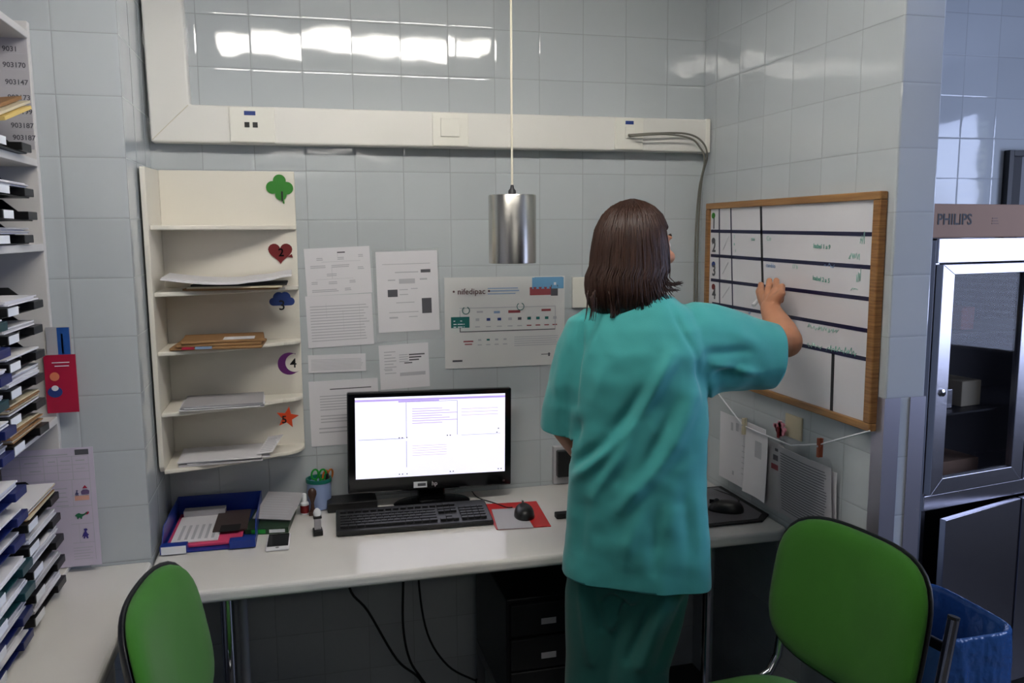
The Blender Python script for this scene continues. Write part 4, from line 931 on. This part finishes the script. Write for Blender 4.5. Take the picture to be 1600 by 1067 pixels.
# ------------------------------------------------------------------ waste bin
bx, by = 1.478, -.857
t = thing('waste_bin', 'rectangular waste bin with a blue plastic liner folded over its rim', 'bin', (bx, by, 0))
def rrect(hw, hd, z, n=64, p=5, amp=0, seed=0, c=(0, 0)):
    out = []
    for k in range(n):
        a = 2*PI*k/n; ca, sa = math.cos(a), math.sin(a)
        s = (abs(ca)**p+abs(sa)**p)**(-1/p)
        d = amp*(noise.noise(V((ca*3.2+seed, sa*3.2, z*5)))+.6*noise.noise(V((ca*9, sa*9+seed, z*7)))) if amp else 0
        out.append(V((bx+c[0]+hw*s*ca*(1+d), by+c[1]+hd*s*sa*(1+d), z)))
    return out
HW, HD, HZ = .142, .165, .56
B().use(M_bin).rings([rrect(HW*.8, HD*.8, .001), rrect(HW*.82, HD*.82, .004), rrect(HW*.965, HD*.965, HZ-.006), rrect(HW*.945, HD*.945, HZ-.006), rrect(HW*.79, HD*.79, .012)], cap=True).build('bin_body', parent=t, smooth=True)
rg = []
for z, s, am in ((.15, 1.0, .05), (.2, 1.03, .05), (.27, 1.05, .045), (.34, 1.05, .04), (.4, 1.05, .035), (.45, 1.045, .03), (.5, 1.04, .02), (.54, 1.03, .012), (HZ+.002, 1.02, .006), (HZ+.006, .99, .004), (HZ+.001, .93, .004), (.52, .90, .008), (.45, .865, .012), (.35, .825, .015), (.22, .78, .015), (.12, .72, .015)):
    rg.append((z, s, am))
fine = []
for (z0, s0, a0_), (z1, s1, a1_) in zip(rg, rg[1:]):
    for f in (0, .33, .67): fine.append(rrect(HW*(s0+(s1-s0)*f), HD*(s0+(s1-s0)*f), z0+(z1-z0)*f, 180, 5, (a0_+(a1_-a0_)*f), 3))
for ring in fine:
    for p in ring:
        d_ = V((p.x-bx, p.y-by, 0)).normalized(); k_ = .0035*abs(noise.noise(V((p.x*45, p.y*45, p.z*16))))-.0012; p += d_*k_
rg = fine
o = B().use(M_bag).rings(rg, cap=False).build('bin_liner', parent=t, smooth='all')
b = B().use(M_paper); r = random.Random(9)
for k in range(9):
    Mx = Matrix.Translation((bx+r.uniform(-.07, .05), by+r.uniform(-.07, .07), .37+.012*k)) @ Matrix.Rotation(r.uniform(0, 3), 4, 'Z') @ Matrix.Rotation(r.uniform(-.35, .35), 4, 'X')
    n = 6; v = [[b.bm.verts.new(Mx @ V((-.06+.12*i/n, -.07+.14*j/n, .012*noise.noise(V((i*.6+k, j*.6, 1)))))) for j in range(n+1)] for i in range(n+1)]
    for i in range(n):
        for j in range(n): b._f([v[i][j], v[i+1][j], v[i+1][j+1], v[i][j+1]])
tag(b.build('waste_paper'), 'crumpled white waste paper inside the blue bin liner', 'waste paper')

# ------------------------------------------------------------------ green chairs
def pad(outl, n, rings_, fn):
    """a closed cushion: outl(theta)->(u,v) unit outline; fn(u,v,r,side)->point"""
    rg = []
    for side, rr in [(0, r) for r in rings_]+[(1, r) for r in reversed(rings_)]:
        rg.append([V(fn(*[c*rr for c in outl(2*PI*k/n)], rr, side)) for k in range(n)])
    return rg
def sup(p): return lambda a: (math.cos(a)*(abs(math.cos(a))**p+abs(math.sin(a))**p)**(-1/p), math.sin(a)*(abs(math.cos(a))**p+abs(math.sin(a))**p)**(-1/p))
def make_chair():
    t = thing('visitor_chair', 'green padded visitor chair', 'chair')
    RB = Matrix.Translation((-.205, 0, .694)) @ Matrix.Rotation(math.radians(-10), 4, 'Y')
    bw, bh = .237, .188
    def bend(u): return .04*(u/1.0)**2
    RR = (.02, .3, .55, .75, .88, .95, .985, 1.0)
    fr = lambda u, v, r, s: RB @ V(((.034*(1-r**7)**.6+.003 if s == 0 else 0)+bend(u), u*bw, v*bh))
    b = B().use(M_gchair); b.rings(pad(sup(3.6), 56, RR, fr)); b.build('backrest', parent=t, smooth='all')
    sh = lambda u, v, r, s: RB @ V(((-.001 if s == 0 else -.016*(1-r**8)**.5-.004)+bend(u), u*bw*1.035, v*bh*1.04))
    b = B().use(M_shell); b.rings(pad(sup(3.6), 56, RR, sh)); b.build('back_shell', parent=t, smooth='all')
    RS = Matrix.Translation((-.005, 0, .418)) @ Matrix.Rotation(math.radians(-3), 4, 'Y')
    se = lambda u, v, r, s: RS @ V((u*.195, v*.236, (.045*(1-r**6)**.6+.003 if s == 0 else 0)-.02*max(0, u-.6)))
    b = B().use(M_gchair); b.rings(pad(sup(3.2), 56, RR, se)); b.build('seat', parent=t, smooth='all')
    ss = lambda u, v, r, s: RS @ V((u*.201, v*.243, (-.001 if s == 0 else -.018*(1-r**8)**.5-.004)-.02*max(0, u-.6)))
    b = B().use(M_shell); b.rings(pad(sup(3.2), 56, RR, ss)); b.build('seat_shell', parent=t, smooth='all')
    for s in (-1, 1):
        y = s*.246
        P = [(-.243, y, .77), (-.232, y, .71), (-.21, y, .59), (-.2, y, .51), (-.192, y, .46), (-.165, y, .417), (-.12, y, .40), (0, y, .398), (.07, y, .397), (.115, y, .387), (.135, y, .36), (.142, y, .3), (.160, y, .008)]
        B().use(M_chrome).tube(P, .0125, 12).build('side_tube', parent=t, smooth=True)
        B().use(M_chrome).tube([(-.14, y, .398), (-.19, y, .335), (-.26, y, .008)], .0115, 12).build('leg', parent=t, smooth=True)
        for x in (-.26, .16): B().use(M_blackm).lathe((x, y, 0), [(.015, 0), (.015, .02), (.012, .022)], 14).build('foot_cap', parent=t)
        B().use(M_blackm).tube([(-.243, y, .77), (-.2445, y, .776)], .0128, 12).build('tube_cap', parent=t)
    B().use(M_chrome).tube([(-.10, -.246, .393), (-.10, .246, .393)], .009, 10).build('cross_bar', parent=t)
    B().use(M_chrome).tube([(.08, -.246, .390), (.08, .246, .390)], .009, 10).build('cross_bar', parent=t)
    b = B().use(M_shell)
    b.box((-.236, -.24, .69), (-.226, .24, .715)); b.build('back_bracket', parent=t, bevel=.003)
    return t
ch = make_chair()
ch.location = (.886, -1.064, 0); ch.rotation_euler = (0, 0, math.radians(188))
ch['label'] = 'green padded chair at the lower right, its seat beside the standing person'
c2_ = copy_tree(ch); c2_.location = (-.30, -.935, 0); c2_.rotation_euler = (0, 0, math.radians(-5))
c2_['label'] = 'green padded chair pushed between the side worktop and the desk'
for c_ in (ch, c2_): c_['group'] = 'green visitor chairs'

# ------------------------------------------------------------------ under the desk
t = thing('drawer_unit', 'black drawer unit with small white labels on a low stand under the desk', 'drawer unit', (.56, -.3, 0))
box('unit_body', (.355, -.49, .24), (.79, -.06, .565), M_black, t, .004)
for i, z in enumerate((.455, .35, .25)):
    d = box('drawer', (.365, -.503, z), (.78, -.4905, z+.095), M_blackm, t, .003)
    box('drawer_label', (.455, -.5042, z+.03), (.5, -.5032, z+.048), M_paperg, d)
    box('drawer_handle', (.55, -.512, z+.07), (.64, -.5035, z+.078), M_dgrey, d)
for x in (.365, .78): box('stand_rail', (x-.012, -.49, .20), (x+.012, -.06, .239), M_grey, t)
for x in (.365, .78):
    for y in (-.47, -.08): box('leg', (x-.012, y-.012, 0), (x+.012, y+.012, .199), M_grey, t)
def ug(l): return [tuple(at(px, py, 1, -.13)) for px, py in l]
wire('power_cable', [(-.075, -.13, ZD-.035)]+ug([(545, 915), (575, 955), (620, 1030), (655, 1060)])+[(.2, -.13, .05)], .004, M_rubber, 'black cable hanging under the desk, slanting across from the left', 'cable')
wire('power_cable', [(.11, -.135, ZD-.035)]+ug([(630, 908), (630, 980), (640, 1030), (660, 1062)])+[(.235, -.14, .03)], .004, M_rubber, 'black cable hanging straight down in the middle below the desk', 'cable')
wire('power_cable', [(.16, -.12, ZD-.035)]+ug([(654, 905), (668, 990), (700, 1040), (740, 1062)])+[(.34, -.12, .12), (.35, -.045, .01)], .0035, M_rubber, 'black cable under the desk bending towards the drawer unit', 'cable')
# ------------------------------------------------------------------ person
PO_ = V((.622, -.80, 0)); PSI = math.radians(28)
Rv = V((math.cos(PSI), -math.sin(PSI), 0)); Fv = V((math.sin(PSI), math.cos(PSI), 0)); Zv = V((0, 0, 1))
def L_(r, f, z): return PO_+Rv*r+Fv*f+Zv*z
person = thing('person', 'person in teal scrubs with brown bob hair writing on the whiteboard', 'person', PO_)
def remesh(b, vox, smooth=4, fac=.5):
    me = bpy.data.meshes.new('tmp'); bmesh.ops.recalc_face_normals(b.bm, faces=b.bm.faces); b.bm.to_mesh(me); b.bm.free()
    o = bpy.data.objects.new('tmp', me); COL.objects.link(o)
    r_ = o.modifiers.new('r', 'REMESH'); r_.mode = 'VOXEL'; r_.voxel_size = vox
    if smooth: s_ = o.modifiers.new('s', 'SMOOTH'); s_.iterations = smooth; s_.factor = fac
    dg = bpy.context.evaluated_depsgraph_get(); m2 = bpy.data.meshes.new_from_object(o.evaluated_get(dg))
    bpy.data.objects.remove(o); bpy.data.meshes.remove(me); return m2
def finish(me, name, m, parent, mats=None):
    me.transform(wm(parent).inverted()); me.name = name; me.materials.clear()
    for x in (mats or [m]): me.materials.append(x)
    me.polygons.foreach_set('use_smooth', [True]*len(me.polygons))
    o = bpy.data.objects.new(name, me); COL.objects.link(o); o.parent = parent; return o
def limb(b, pts, rs, n=16):
    """closed tapered tube with rounded ends"""
    b.tube(pts, rs, n)
    for p, r_ in ((pts[0], rs[0]), (pts[-1], rs[-1])): b.ball(p, r_*.995, 8)
def ell(b, rows, n=28):
    """rows of (centre, half along Rv, half along Fv)"""
    b.rings([[c+Rv*(a*math.cos(k*2*PI/n))+Fv*(d*math.sin(k*2*PI/n)) for k in range(n)] for c, a, d in rows])
# joints
SHR, SHL = L_(.14, 0.01, 1.32), L_(-.14, .01, 1.32)
ELR = at(1229, 534, 0, 1.028); WRR = V((1.092, -.615, 1.392))
ELL = L_(-.195, .06, 1.10); WRL = L_(-.10, .235, .90)
HC = L_(-.016, .035, 1.565); HYAW = math.radians(70)
hf = V((math.sin(HYAW), math.cos(HYAW), 0)); hr = V((math.cos(HYAW), -math.sin(HYAW), 0))
def H(r, f, z): return HC+hr*r+hf*f+Zv*z
HIPL, HIPR = L_(-.085, .012, .88), L_(.085, .008, .88)
KNL, KNR = L_(-.105, .055, .47), L_(-.002, .035, .47)
ANL, ANR = L_(-.125, .07, .08), L_(-.0, .03, .08)
b = B()
ell(b, [(L_(0, .02, .82), .12, .07), (L_(0, .02, .86), .14, .083), (L_(0, .018, .95), .14, .083), (L_(0, .012, 1.08), .12, .08), (L_(0, .01, 1.2), .135, .095), (L_(0, 0, 1.3), .15, .095), (L_(0, 0, 1.37), .14, .075), (L_(0, .005, 1.41), .075, .055), (L_(0, .01, 1.43), .05, .05)])
limb(b, [L_(0, .005, 1.38), L_(0, .02, 1.44), L_(0, .03, 1.50)], [.055, .05, .052])
# head: skull, face, jaw, nose, lips, ears
for c, sc_ in (((0, -.012, .03), (.074, .092, .082)), ((0, .028, -.012), (.062, .07, .092))):
    b.ball(H(*c), 1, 14, sc_, M=Matrix((hr, hf, Zv)).transposed())
MH = Matrix((hr, hf, Zv)).transposed()
b.ball(H(0, .062, -.075), 1, 8, (.034, .026, .024), M=MH)
b.tube([H(0, .094, .02), H(0, .106, -.012), H(0, .108, -.022)], [.007, .0105, .0095], 10)
b.ball(H(0, .103, -.024), .012, 8); b.ball(H(-.011, .096, -.026), .008, 6); b.ball(H(.011, .096, -.026), .008, 6)
b.ball(H(0, .092, -.046), 1, 8, (.022, .008, .006), M=MH); b.ball(H(0, .09, -.054), 1, 8, (.019, .009, .007), M=MH)
for s in (-1, 1):
    b.ball(H(s*.078, -.002, -.004), 1, 8, (.008, .017, .03), M=MH)
    b.ball(H(s*.028, .082, .028), 1, 6, (.018, .009, .006), M=MH)
    b.ball(H(s*.04, .07, -.02), 1, 8, (.02, .02, .018), M=MH)
limb(b, [SHR, SHR.lerp(ELR, .5), ELR], [.048, .040, .038])
limb(b, [ELR, ELR.lerp(WRR, .3)+V((0, 0, -.003)), ELR.lerp(WRR, .75), WRR], [.041, .042, .031, .026])
limb(b, [SHL, SHL.lerp(ELL, .5), ELL], [.046, .040, .036])
limb(b, [ELL, ELL.lerp(WRL, .3), ELL.lerp(WRL, .75), WRL], [.038, .038, .029, .025])
for hp, kn, an in ((HIPL, KNL, ANL), (HIPR, KNR, ANR)):
    limb(b, [hp, hp.lerp(kn, .5), kn], [.072, .064, .052]); limb(b, [kn, kn.lerp(an, .35)-Fv*.012, an], [.053, .054, .036])
    limb(b, [an, an+Fv*.05-Zv*.03, an+Fv*.14-Zv*.05], [.036, .036, .024]); b.ball(an-Fv*.03-Zv*.035, .034, 8)
# right hand, curled round the marker
XT_ = XSf
def hand(b, wrist, pk, fing, th, rp=.024):
    """palm from wrist through knuckle points pk; fing: chains; th: thumb chain"""
    for i, k in enumerate(pk):
        limb(b, [wrist.lerp(k, .12), wrist.lerp(k, .6), k], [.019, .0165, .0118], 12)
    for ch_ in fing: limb(b, ch_, [.0103, .0092, .0086, .0074][:len(ch_)], 12)
    limb(b, th, [.0135, .0125, .0108, .009][:len(th)], 12)
def P_(px, py, x): return at(px, py, 0, x)
K = [P_(1190, 458, 1.112), P_(1201, 452, 1.106), P_(1212, 452, 1.102), P_(1221, 458, 1.100)]
PIP = [P_(1189, 444, 1.136), P_(1202, 438, 1.130), P_(1213, 438, 1.124), P_(1222, 447, 1.120)]
DIP = [P_(1192, 452, 1.150), P_(1204, 447, 1.149), P_(1214, 448, 1.146), P_(1222, 456, 1.142)]
TIP = [P_(1196, 466, 1.152), P_(1207, 464, 1.151), P_(1215, 464, 1.149), P_(1221, 470, 1.146)]
TH_ = [P_(1200, 486, 1.092), P_(1191, 470, 1.112), P_(1186, 455, 1.135), P_(1189, 448, 1.150)]
hand(b, WRR, K, [[K[i], PIP[i], DIP[i], TIP[i]] for i in range(4)], TH_)
# left hand resting on the desk
PALM = L_(-.075, .27, .80)
kL = [PALM+Rv*(x)+Fv*.045+Zv*(-.025) for x in (.028, .010, -.009, -.026)]
fL = [[k, k+Fv*(.032-abs(i-1.3)*.003)+Zv*(-.006), k+Fv*(.05-abs(i-1.3)*.004)+Zv*(-.018)] for i, k in enumerate(kL)]
limb(b, [WRL, WRL.lerp(PALM, .6), PALM], [.025, .024, .022])
hand(b, PALM, kL, fL, [PALM+Rv*.012, PALM+Rv*.04+Fv*.015-Zv*.02, PALM+Rv*.052+Fv*.04-Zv*.032])
me = remesh(b, .0036, 5, .5)
body = finish(me, 'body', M_skin, person)
# eyes, brows, mouth, nails
for s in (-1, 1):
    e = B().use(mat('eye_white', (226, 222, 216), .2)); e.ball(H(s*.03, .0755, .008), .0115, 10); e.use(mat('iris', (54, 34, 22), .2)); e.ball(H(s*.0302, .0825, .008), .0058, 8); e.build('eye', parent=person, smooth='all')
    B().use(M_hair).tube([H(s*.014, .092, .03), H(s*.030, .090, .035), H(s*.040, .083, .032)], [.002, .0032, .0014], 8).build('eyebrow', parent=person, smooth='all')
B().use(mat('lips', (160, 84, 76), .45)).tube([H(-.02, .0905, -.05), H(-.008, .0995, -.048), H(.008, .0995, -.048), H(.02, .0905, -.05)], [.0015, .004, .004, .0015], 8).build('lips', parent=person, smooth='all')
# marker in the hand
mp = (TIP[0]+TH_[3])/2
tag(B().use(M_tapek).tube([V((XSf-.001, mp.y+.004, mp.z+.014)), V((XSf-.008, mp.y+.001, mp.z+.008))], .0026, 10).use(M_label).tube([V((XSf-.008, mp.y+.001, mp.z+.008)), V((XSf-.075, mp.y-.03, mp.z-.035))], .0058, 12).build('marker_pen', smooth=True), 'white whiteboard marker held in the writing hand', 'pen')

# ---- clothes: folds shared helper
def tell(b, rows, n=48, p=2.7):
    rg = []
    for c, a, d in rows:
        row = []
        for k in range(n):
            q = k*2*PI/n; ca, sa = math.cos(q), math.sin(q); s = (abs(ca)**p+abs(sa)**p)**(-1/p); row.append(c+Rv*(a*s*ca)+Fv*(d*s*sa))
        rg.append(row)
    b.rings(rg)
def foldset(segs):
    out = []
    for p0, p1, wd, amp in segs: out.append((V(p0), V(p1), wd, amp))
    return out
def seg_d(p, a, b):
    d = b-a; t_ = max(0, min(1, (p-a).dot(d)/d.dot(d))); return (p-(a+d*t_)).length, t_
def loc2(px, py, f=-.12):
    """(across, up) coordinates on the plane of the back for a point seen at px, py"""
    d = at(px, py, 1, 0)-CAM; O = PO_+Fv*f; k = (O-CAM).dot(Fv)/d.dot(Fv); q = CAM+d*k; return ((q-PO_).dot(Rv), q.z, 0)
b = B()
tell(b, [(L_(.0, .012, .60), .192, .116), (L_(0, .012, .68), .190, .116), (L_(0, .01, .78), .186, .116), (L_(0, .006, .9), .178, .116), (L_(-.002, .002, 1.02), .170, .114), (L_(-.004, .0, 1.14), .167, .112), (L_(-.004, -.002, 1.24), .166, .111), (L_(0, -.004, 1.32), .166, .106), (L_(0, -.002, 1.375), .155, .092), (L_(0, .002, 1.415), .13, .076), (L_(0, .008, 1.442), .09, .064), (L_(0, .014, 1.465), .062, .058), (L_(0, .02, 1.49), .058, .056)])
def sleeve(b, rows):
    """rows: centre, half height, half depth, axis direction"""
    rg = []
    for c, hh, hd, ax in rows:
        ax = ax.normalized(); s_ = ax.cross(Zv).normalized(); u_ = s_.cross(ax).normalized()
        rg.append([c+u_*(hh*math.cos(k*2*PI/28))+s_*(hd*math.sin(k*2*PI/28)) for k in range(28)])
    b.rings(rg)
axR = (ELR-SHR); 
hemR = at(1206, 555, 1, -.845)
a0 = L_(.06, 0, 1.325); dR = (hemR-a0)
sleeve(b, [(a0, .09, .075, dR), (a0+dR*.22+Zv*.004, .118, .088, dR), (a0+dR*.42+Zv*.006, .114, .088, dR), (a0+dR*.62+Zv*.004, .102, .086, dR), (a0+dR*.82, .090, .082, dR), (hemR, .084, .078, dR), (hemR+dR.normalized()*.05, .084, .076, dR)])
hemL = L_(-.195, .045, 1.105); aL = L_(-.085, 0, 1.33); dL = hemL-aL; sL = L_(-.172, .005, 1.32)
b.rings([[c+Rv*(hr_*math.cos(k*2*PI/28))+Fv*(hd_*math.sin(k*2*PI/28)) for k in range(28)] for c, hr_, hd_ in ((L_(-.10, 0, 1.42), .040, .05), (L_(-.128, .0, 1.395), .050, .062), (L_(-.148, .004, 1.33), .058, .07), (L_(-.165, .014, 1.25), .062, .075), (L_(-.184, .028, 1.17), .064, .078), (hemL, .064, .08), (hemL-Zv*.05+V((-.004, 0, 0)), .064, .08))])
me = remesh(b, .0055, 8, .5)
F = foldset([
    (loc2(1048, 560), loc2(985, 668), .016, .014), (loc2(985, 668), loc2(893, 755), .014, .012),
    (loc2(1088, 612), loc2(1035, 720), .020, .012), (loc2(1035, 720), loc2(960, 805), .018, .010),
    (loc2(1020, 600), loc2(955, 690), .018, -.012), (loc2(955, 690), loc2(890, 735), .014, -.011),
    (loc2(1062, 640), loc2(1000, 755), .018, -.010), (loc2(900, 660), loc2(890, 700), .012, -.008),
    (loc2(985, 690), loc2(925, 780), .012, .006), (loc2(1000, 800), loc2(975, 880), .016, .006), (loc2(1030, 800), loc2(1020, 895), .015, -.007),
    (loc2(910, 780), loc2(900, 880), .018, -.006), (loc2(1070, 760), loc2(1080, 880), .016, -.006),
    (loc2(930, 480), loc2(905, 560), .010, -.004), (loc2(1045, 480), loc2(1088, 560), .006, -.004), (loc2(1088, 560), loc2(1100, 640), .008, -.007), (loc2(1112, 600), loc2(1096, 720), .014, .008),
    (loc2(1110, 600), loc2(1160, 585), .012, -.008), (loc2(1120, 580), loc2(1190, 598), .009, .006), (loc2(1105, 560), loc2(1170, 560), .012, -.005), (loc2(1140, 520), loc2(1200, 560), .014, .004),
    (loc2(950, 560), loc2(925, 640), .02, .005), (loc2(905, 500), loc2(893, 640), .007, -.007), (loc2(870, 560), loc2(862, 660), .012, .004)])
vs = me.vertices; nrm = [v.normal.copy() for v in vs]
for v, n_ in zip(vs, nrm):
    p = v.co; rr = (p-PO_).dot(Rv); ff = (p-PO_).dot(Fv); q = V((rr, p.z, 0)); s = 0
    back = max(0, min(1, .5-n_.dot(Fv)*1.6))
    if back > 0:
        for a, b_, wd, amp in F:
            d, t_ = seg_d(q, a, b_)
            if d < wd*3: s += 1.6*amp*math.exp(-(d/(wd*1.15))**2)*(math.sin(PI*(.06+.88*t_))**.7)
    s *= back
    hang_ = max(0, min(1, (1.05-p.z)/.3))
    s += hang_*.006*math.sin(rr*38+ff*30+p.z*4)*(.5+.5*noise.noise(p*6))
    s += .0045*noise.noise(p*9)+.0028*noise.noise(p*24)
    v.co = p+n_*s
me.update()
bm = bmesh.new(); bm.from_mesh(me)
def cut(co, no, near, rad):
    g = [f for f in bm.faces if (f.calc_center_median()-near).length < rad]
    vv = {v for f in g for v in f.verts}; ee = {e for f in g for e in f.edges}
    bmesh.ops.bisect_plane(bm, geom=list(vv)+list(ee)+g, plane_co=co, plane_no=no, clear_outer=True)
hz = V((0, 0, 0))
bm.faces.ensure_lookup_table()
nh = (Zv*-1+Rv*-.03+Fv*.02).normalized()
g = [f for f in bm.faces if f.calc_center_median().z < .85]
bmesh.ops.bisect_plane(bm, geom=list({v for f in g for v in f.verts})+list({e for f in g for e in f.edges})+g, plane_co=L_(0, 0, .738), plane_no=nh, clear_outer=True)
cut(hemR, dR.normalized(), hemR, .13)
cut(hemL, (dL.normalized()*.35-Zv*.65).normalized(), hemL, .105)
g = [f for f in bm.faces if f.calc_center_median().z > 1.41 and (f.calc_center_median()-L_(0, .01, 1.45)).length < .12]
bmesh.ops.bisect_plane(bm, geom=list({v for f in g for v in f.verts})+list({e for f in g for e in f.edges})+g, plane_co=L_(0, 0, 1.452), plane_no=(Zv+Fv*.25).normalized(), clear_outer=True)
bm.to_mesh(me); bm.free()
tunic = finish(me, 'tunic', M_scrub, person)
so = tunic.modifiers.new('s', 'SOLIDIFY'); so.thickness = .0022; so.offset = -1
# seams of the raglan sleeves and hems lie in the cloth as stitched bands
def onback(px, py):
    from mathutils.bvhtree import BVHTree
    return None
# trousers
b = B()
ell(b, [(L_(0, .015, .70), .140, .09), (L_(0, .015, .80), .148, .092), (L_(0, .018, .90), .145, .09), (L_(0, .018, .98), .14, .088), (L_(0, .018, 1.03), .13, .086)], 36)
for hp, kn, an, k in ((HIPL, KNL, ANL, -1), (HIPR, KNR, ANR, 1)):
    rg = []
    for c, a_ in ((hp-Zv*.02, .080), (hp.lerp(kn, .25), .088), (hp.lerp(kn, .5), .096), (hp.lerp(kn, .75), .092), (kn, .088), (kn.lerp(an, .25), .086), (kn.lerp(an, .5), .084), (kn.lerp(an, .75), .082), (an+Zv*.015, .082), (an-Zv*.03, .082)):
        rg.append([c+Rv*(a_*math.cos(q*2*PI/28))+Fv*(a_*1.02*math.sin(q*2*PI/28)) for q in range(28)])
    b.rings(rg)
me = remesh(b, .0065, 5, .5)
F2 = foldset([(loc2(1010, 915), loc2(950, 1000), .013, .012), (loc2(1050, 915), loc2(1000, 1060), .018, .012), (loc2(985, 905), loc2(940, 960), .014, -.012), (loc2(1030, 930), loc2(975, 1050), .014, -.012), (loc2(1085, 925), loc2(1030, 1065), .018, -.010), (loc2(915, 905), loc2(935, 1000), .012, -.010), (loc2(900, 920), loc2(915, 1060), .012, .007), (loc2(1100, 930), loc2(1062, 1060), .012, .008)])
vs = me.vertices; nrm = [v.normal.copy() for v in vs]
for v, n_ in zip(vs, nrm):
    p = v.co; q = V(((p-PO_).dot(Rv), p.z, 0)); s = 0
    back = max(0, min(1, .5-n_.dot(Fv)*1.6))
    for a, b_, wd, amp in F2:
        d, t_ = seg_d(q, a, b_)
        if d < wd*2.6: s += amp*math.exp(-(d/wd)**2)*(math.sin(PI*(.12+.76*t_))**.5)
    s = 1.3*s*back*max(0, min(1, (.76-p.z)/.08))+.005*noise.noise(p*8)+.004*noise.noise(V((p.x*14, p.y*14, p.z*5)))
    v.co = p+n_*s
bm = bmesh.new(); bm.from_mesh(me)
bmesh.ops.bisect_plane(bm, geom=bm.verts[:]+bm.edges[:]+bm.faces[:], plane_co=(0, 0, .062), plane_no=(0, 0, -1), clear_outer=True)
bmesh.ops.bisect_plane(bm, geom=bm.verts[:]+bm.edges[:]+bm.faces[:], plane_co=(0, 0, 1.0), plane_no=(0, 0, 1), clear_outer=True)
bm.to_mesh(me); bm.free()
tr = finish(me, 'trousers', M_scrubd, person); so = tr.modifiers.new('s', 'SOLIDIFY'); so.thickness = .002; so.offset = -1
# clogs
for an in (ANL, ANR):
    b = B().use(M_label); rg = []
    for z, k in ((.0, .96), (.012, 1), (.03, 1), (.055, .9), (.075, .66)):
        rg.append([V((an.x, an.y, 0))+Fv*(.05+(.145*k-.0 if math.cos(q) > 0 else .115*k)*math.cos(q))+Rv*(.048*k*math.sin(q)*(1+.12*math.cos(q)))+Zv*z for q in [2*PI*i/32 for i in range(32)]])
    b.rings(rg); b.build('clog', parent=person, smooth='all')
# hair
r = random.Random(12)
def hair_r(z): # half width of the bob at height z over the head centre
    tb_ = [(.122, .002), (.116, .026), (.104, .048), (.084, .067), (.05, .083), (.0, .091), (-.05, .095), (-.10, .098), (-.14, .094), (-.17, .084), (-.2, .07)]
    for (z0, r0), (z1, r1) in zip(tb_, tb_[1:]):
        if z >= z1: return r0+(r1-r0)*(z0-z)/(z0-z1)
    return tb_[-1][1]
def hpos(a, z, k=1.0): # a = angle, 0 at the face side, pi at the back
    rr = hair_r(z)*k
    return H(rr*.96*math.sin(a), rr*1.10*math.cos(a)-.012-(.012 if z < -.06 else 0), z)
n = 72; rg = []
ZL = [.122, .117, .108, .094, .075, .05, .02, -.02, -.06, -.10, -.13, -.150]
def openf(a):
    d = abs(math.atan2(math.sin(a), math.cos(a))); return d
for z in ZL:
    row = []
    for k in range(n):
        a = 2*PI*k/n; d = openf(a); zz = z; kk = .965+.02*noise.noise(V((math.cos(a)*9, math.sin(a)*9, z*2)))
        if d < 1.22 and z < .05: kk = .62+.1*d; zz = max(z, .045+.0*z)  # fringe line, tucked under above the face
        row.append(hpos(a, zz, kk))
    rg.append(row)
hb = B().use(M_hair); hb.rings(rg)
# strands
hb.use(M_hairs)
for i in range(1900):
    a = r.uniform(0, 2*PI); d = openf(a); lift = r.uniform(.985, 1.045)
    tipz = r.uniform(-.155, -.125)
    if d < 1.15:
        if r.random() < .5: continue
        tipz = r.uniform(.04, .06)
    elif d < 1.35: tipz = r.uniform(-.12, -.05)
    back = d > 2.0
    if back: tipz -= r.uniform(0, .035)*r.random()
    z0 = .1215-r.random()**2*.05; pts = []; rs = []; N_ = 11; ph = r.uniform(0, 6); sw = r.uniform(-.14, .14); side = r.random() < .5
    # flick of the ends at the right side of the back
    world_dir = hr*math.sin(a)+hf*math.cos(a); right = world_dir.dot(Rv)
    flick = max(0, right-.35)*r.uniform(.3, 1.0)*(1 if tipz < -.1 else 0)
    for j in range(N_+1):
        f = j/N_; z = z0+(tipz-z0)*f; aa = a+sw*f+.02*math.sin(f*7+ph)
        p = hpos(aa, z, lift+.012*math.sin(f*5+ph))
        if f > .72: g_ = (f-.72)/.28; p = p+Rv*(flick*.062*g_**1.6)+Zv*(flick*.034*g_**2.2)+world_dir*((-.016 if flick < .05 else 0)*g_**2)
        pts.append(p); rs.append(.0021*(1-.75*max(0, f-.6)/.4))
    hb.tube(pts, rs, 4)
for (px0, py0, px1, py1, px2, py2, n_) in ((955, 455, 962, 480, 958, 497, 26), (968, 460, 975, 478, 966, 492, 16), (922, 455, 922, 478, 917, 500, 5), (930, 462, 932, 482, 928, 500, 5), (1022, 430, 1040, 452, 1063, 441, 40), (1015, 440, 1035, 457, 1058, 452, 26), (1000, 445, 1015, 462, 1040, 462, 16)):
    for k in range(n_):
        j_ = V((r.uniform(-.012, .012), r.uniform(-.006, .006), r.uniform(-.004, .004)))
        yb = HC.y-.075 if px0 < 1010 else HC.y-.03
        p0, p1, p2 = at(px0, py0, 1, yb)+j_, at(px1, py1, 1, yb-.004)+j_*.8, at(px2, py2, 1, yb-.008)+j_*(.5+.4*r.random())
        q_ = [p0*(1-f)**2+p1*2*f*(1-f)+p2*f*f for f in [i_/9 for i_ in range(10)]]
        hb.tube(q_, [.002*(1-.8*f) for f in [i_/9 for i_ in range(10)]], 4)
hb.build('hair', parent=person, smooth='all')
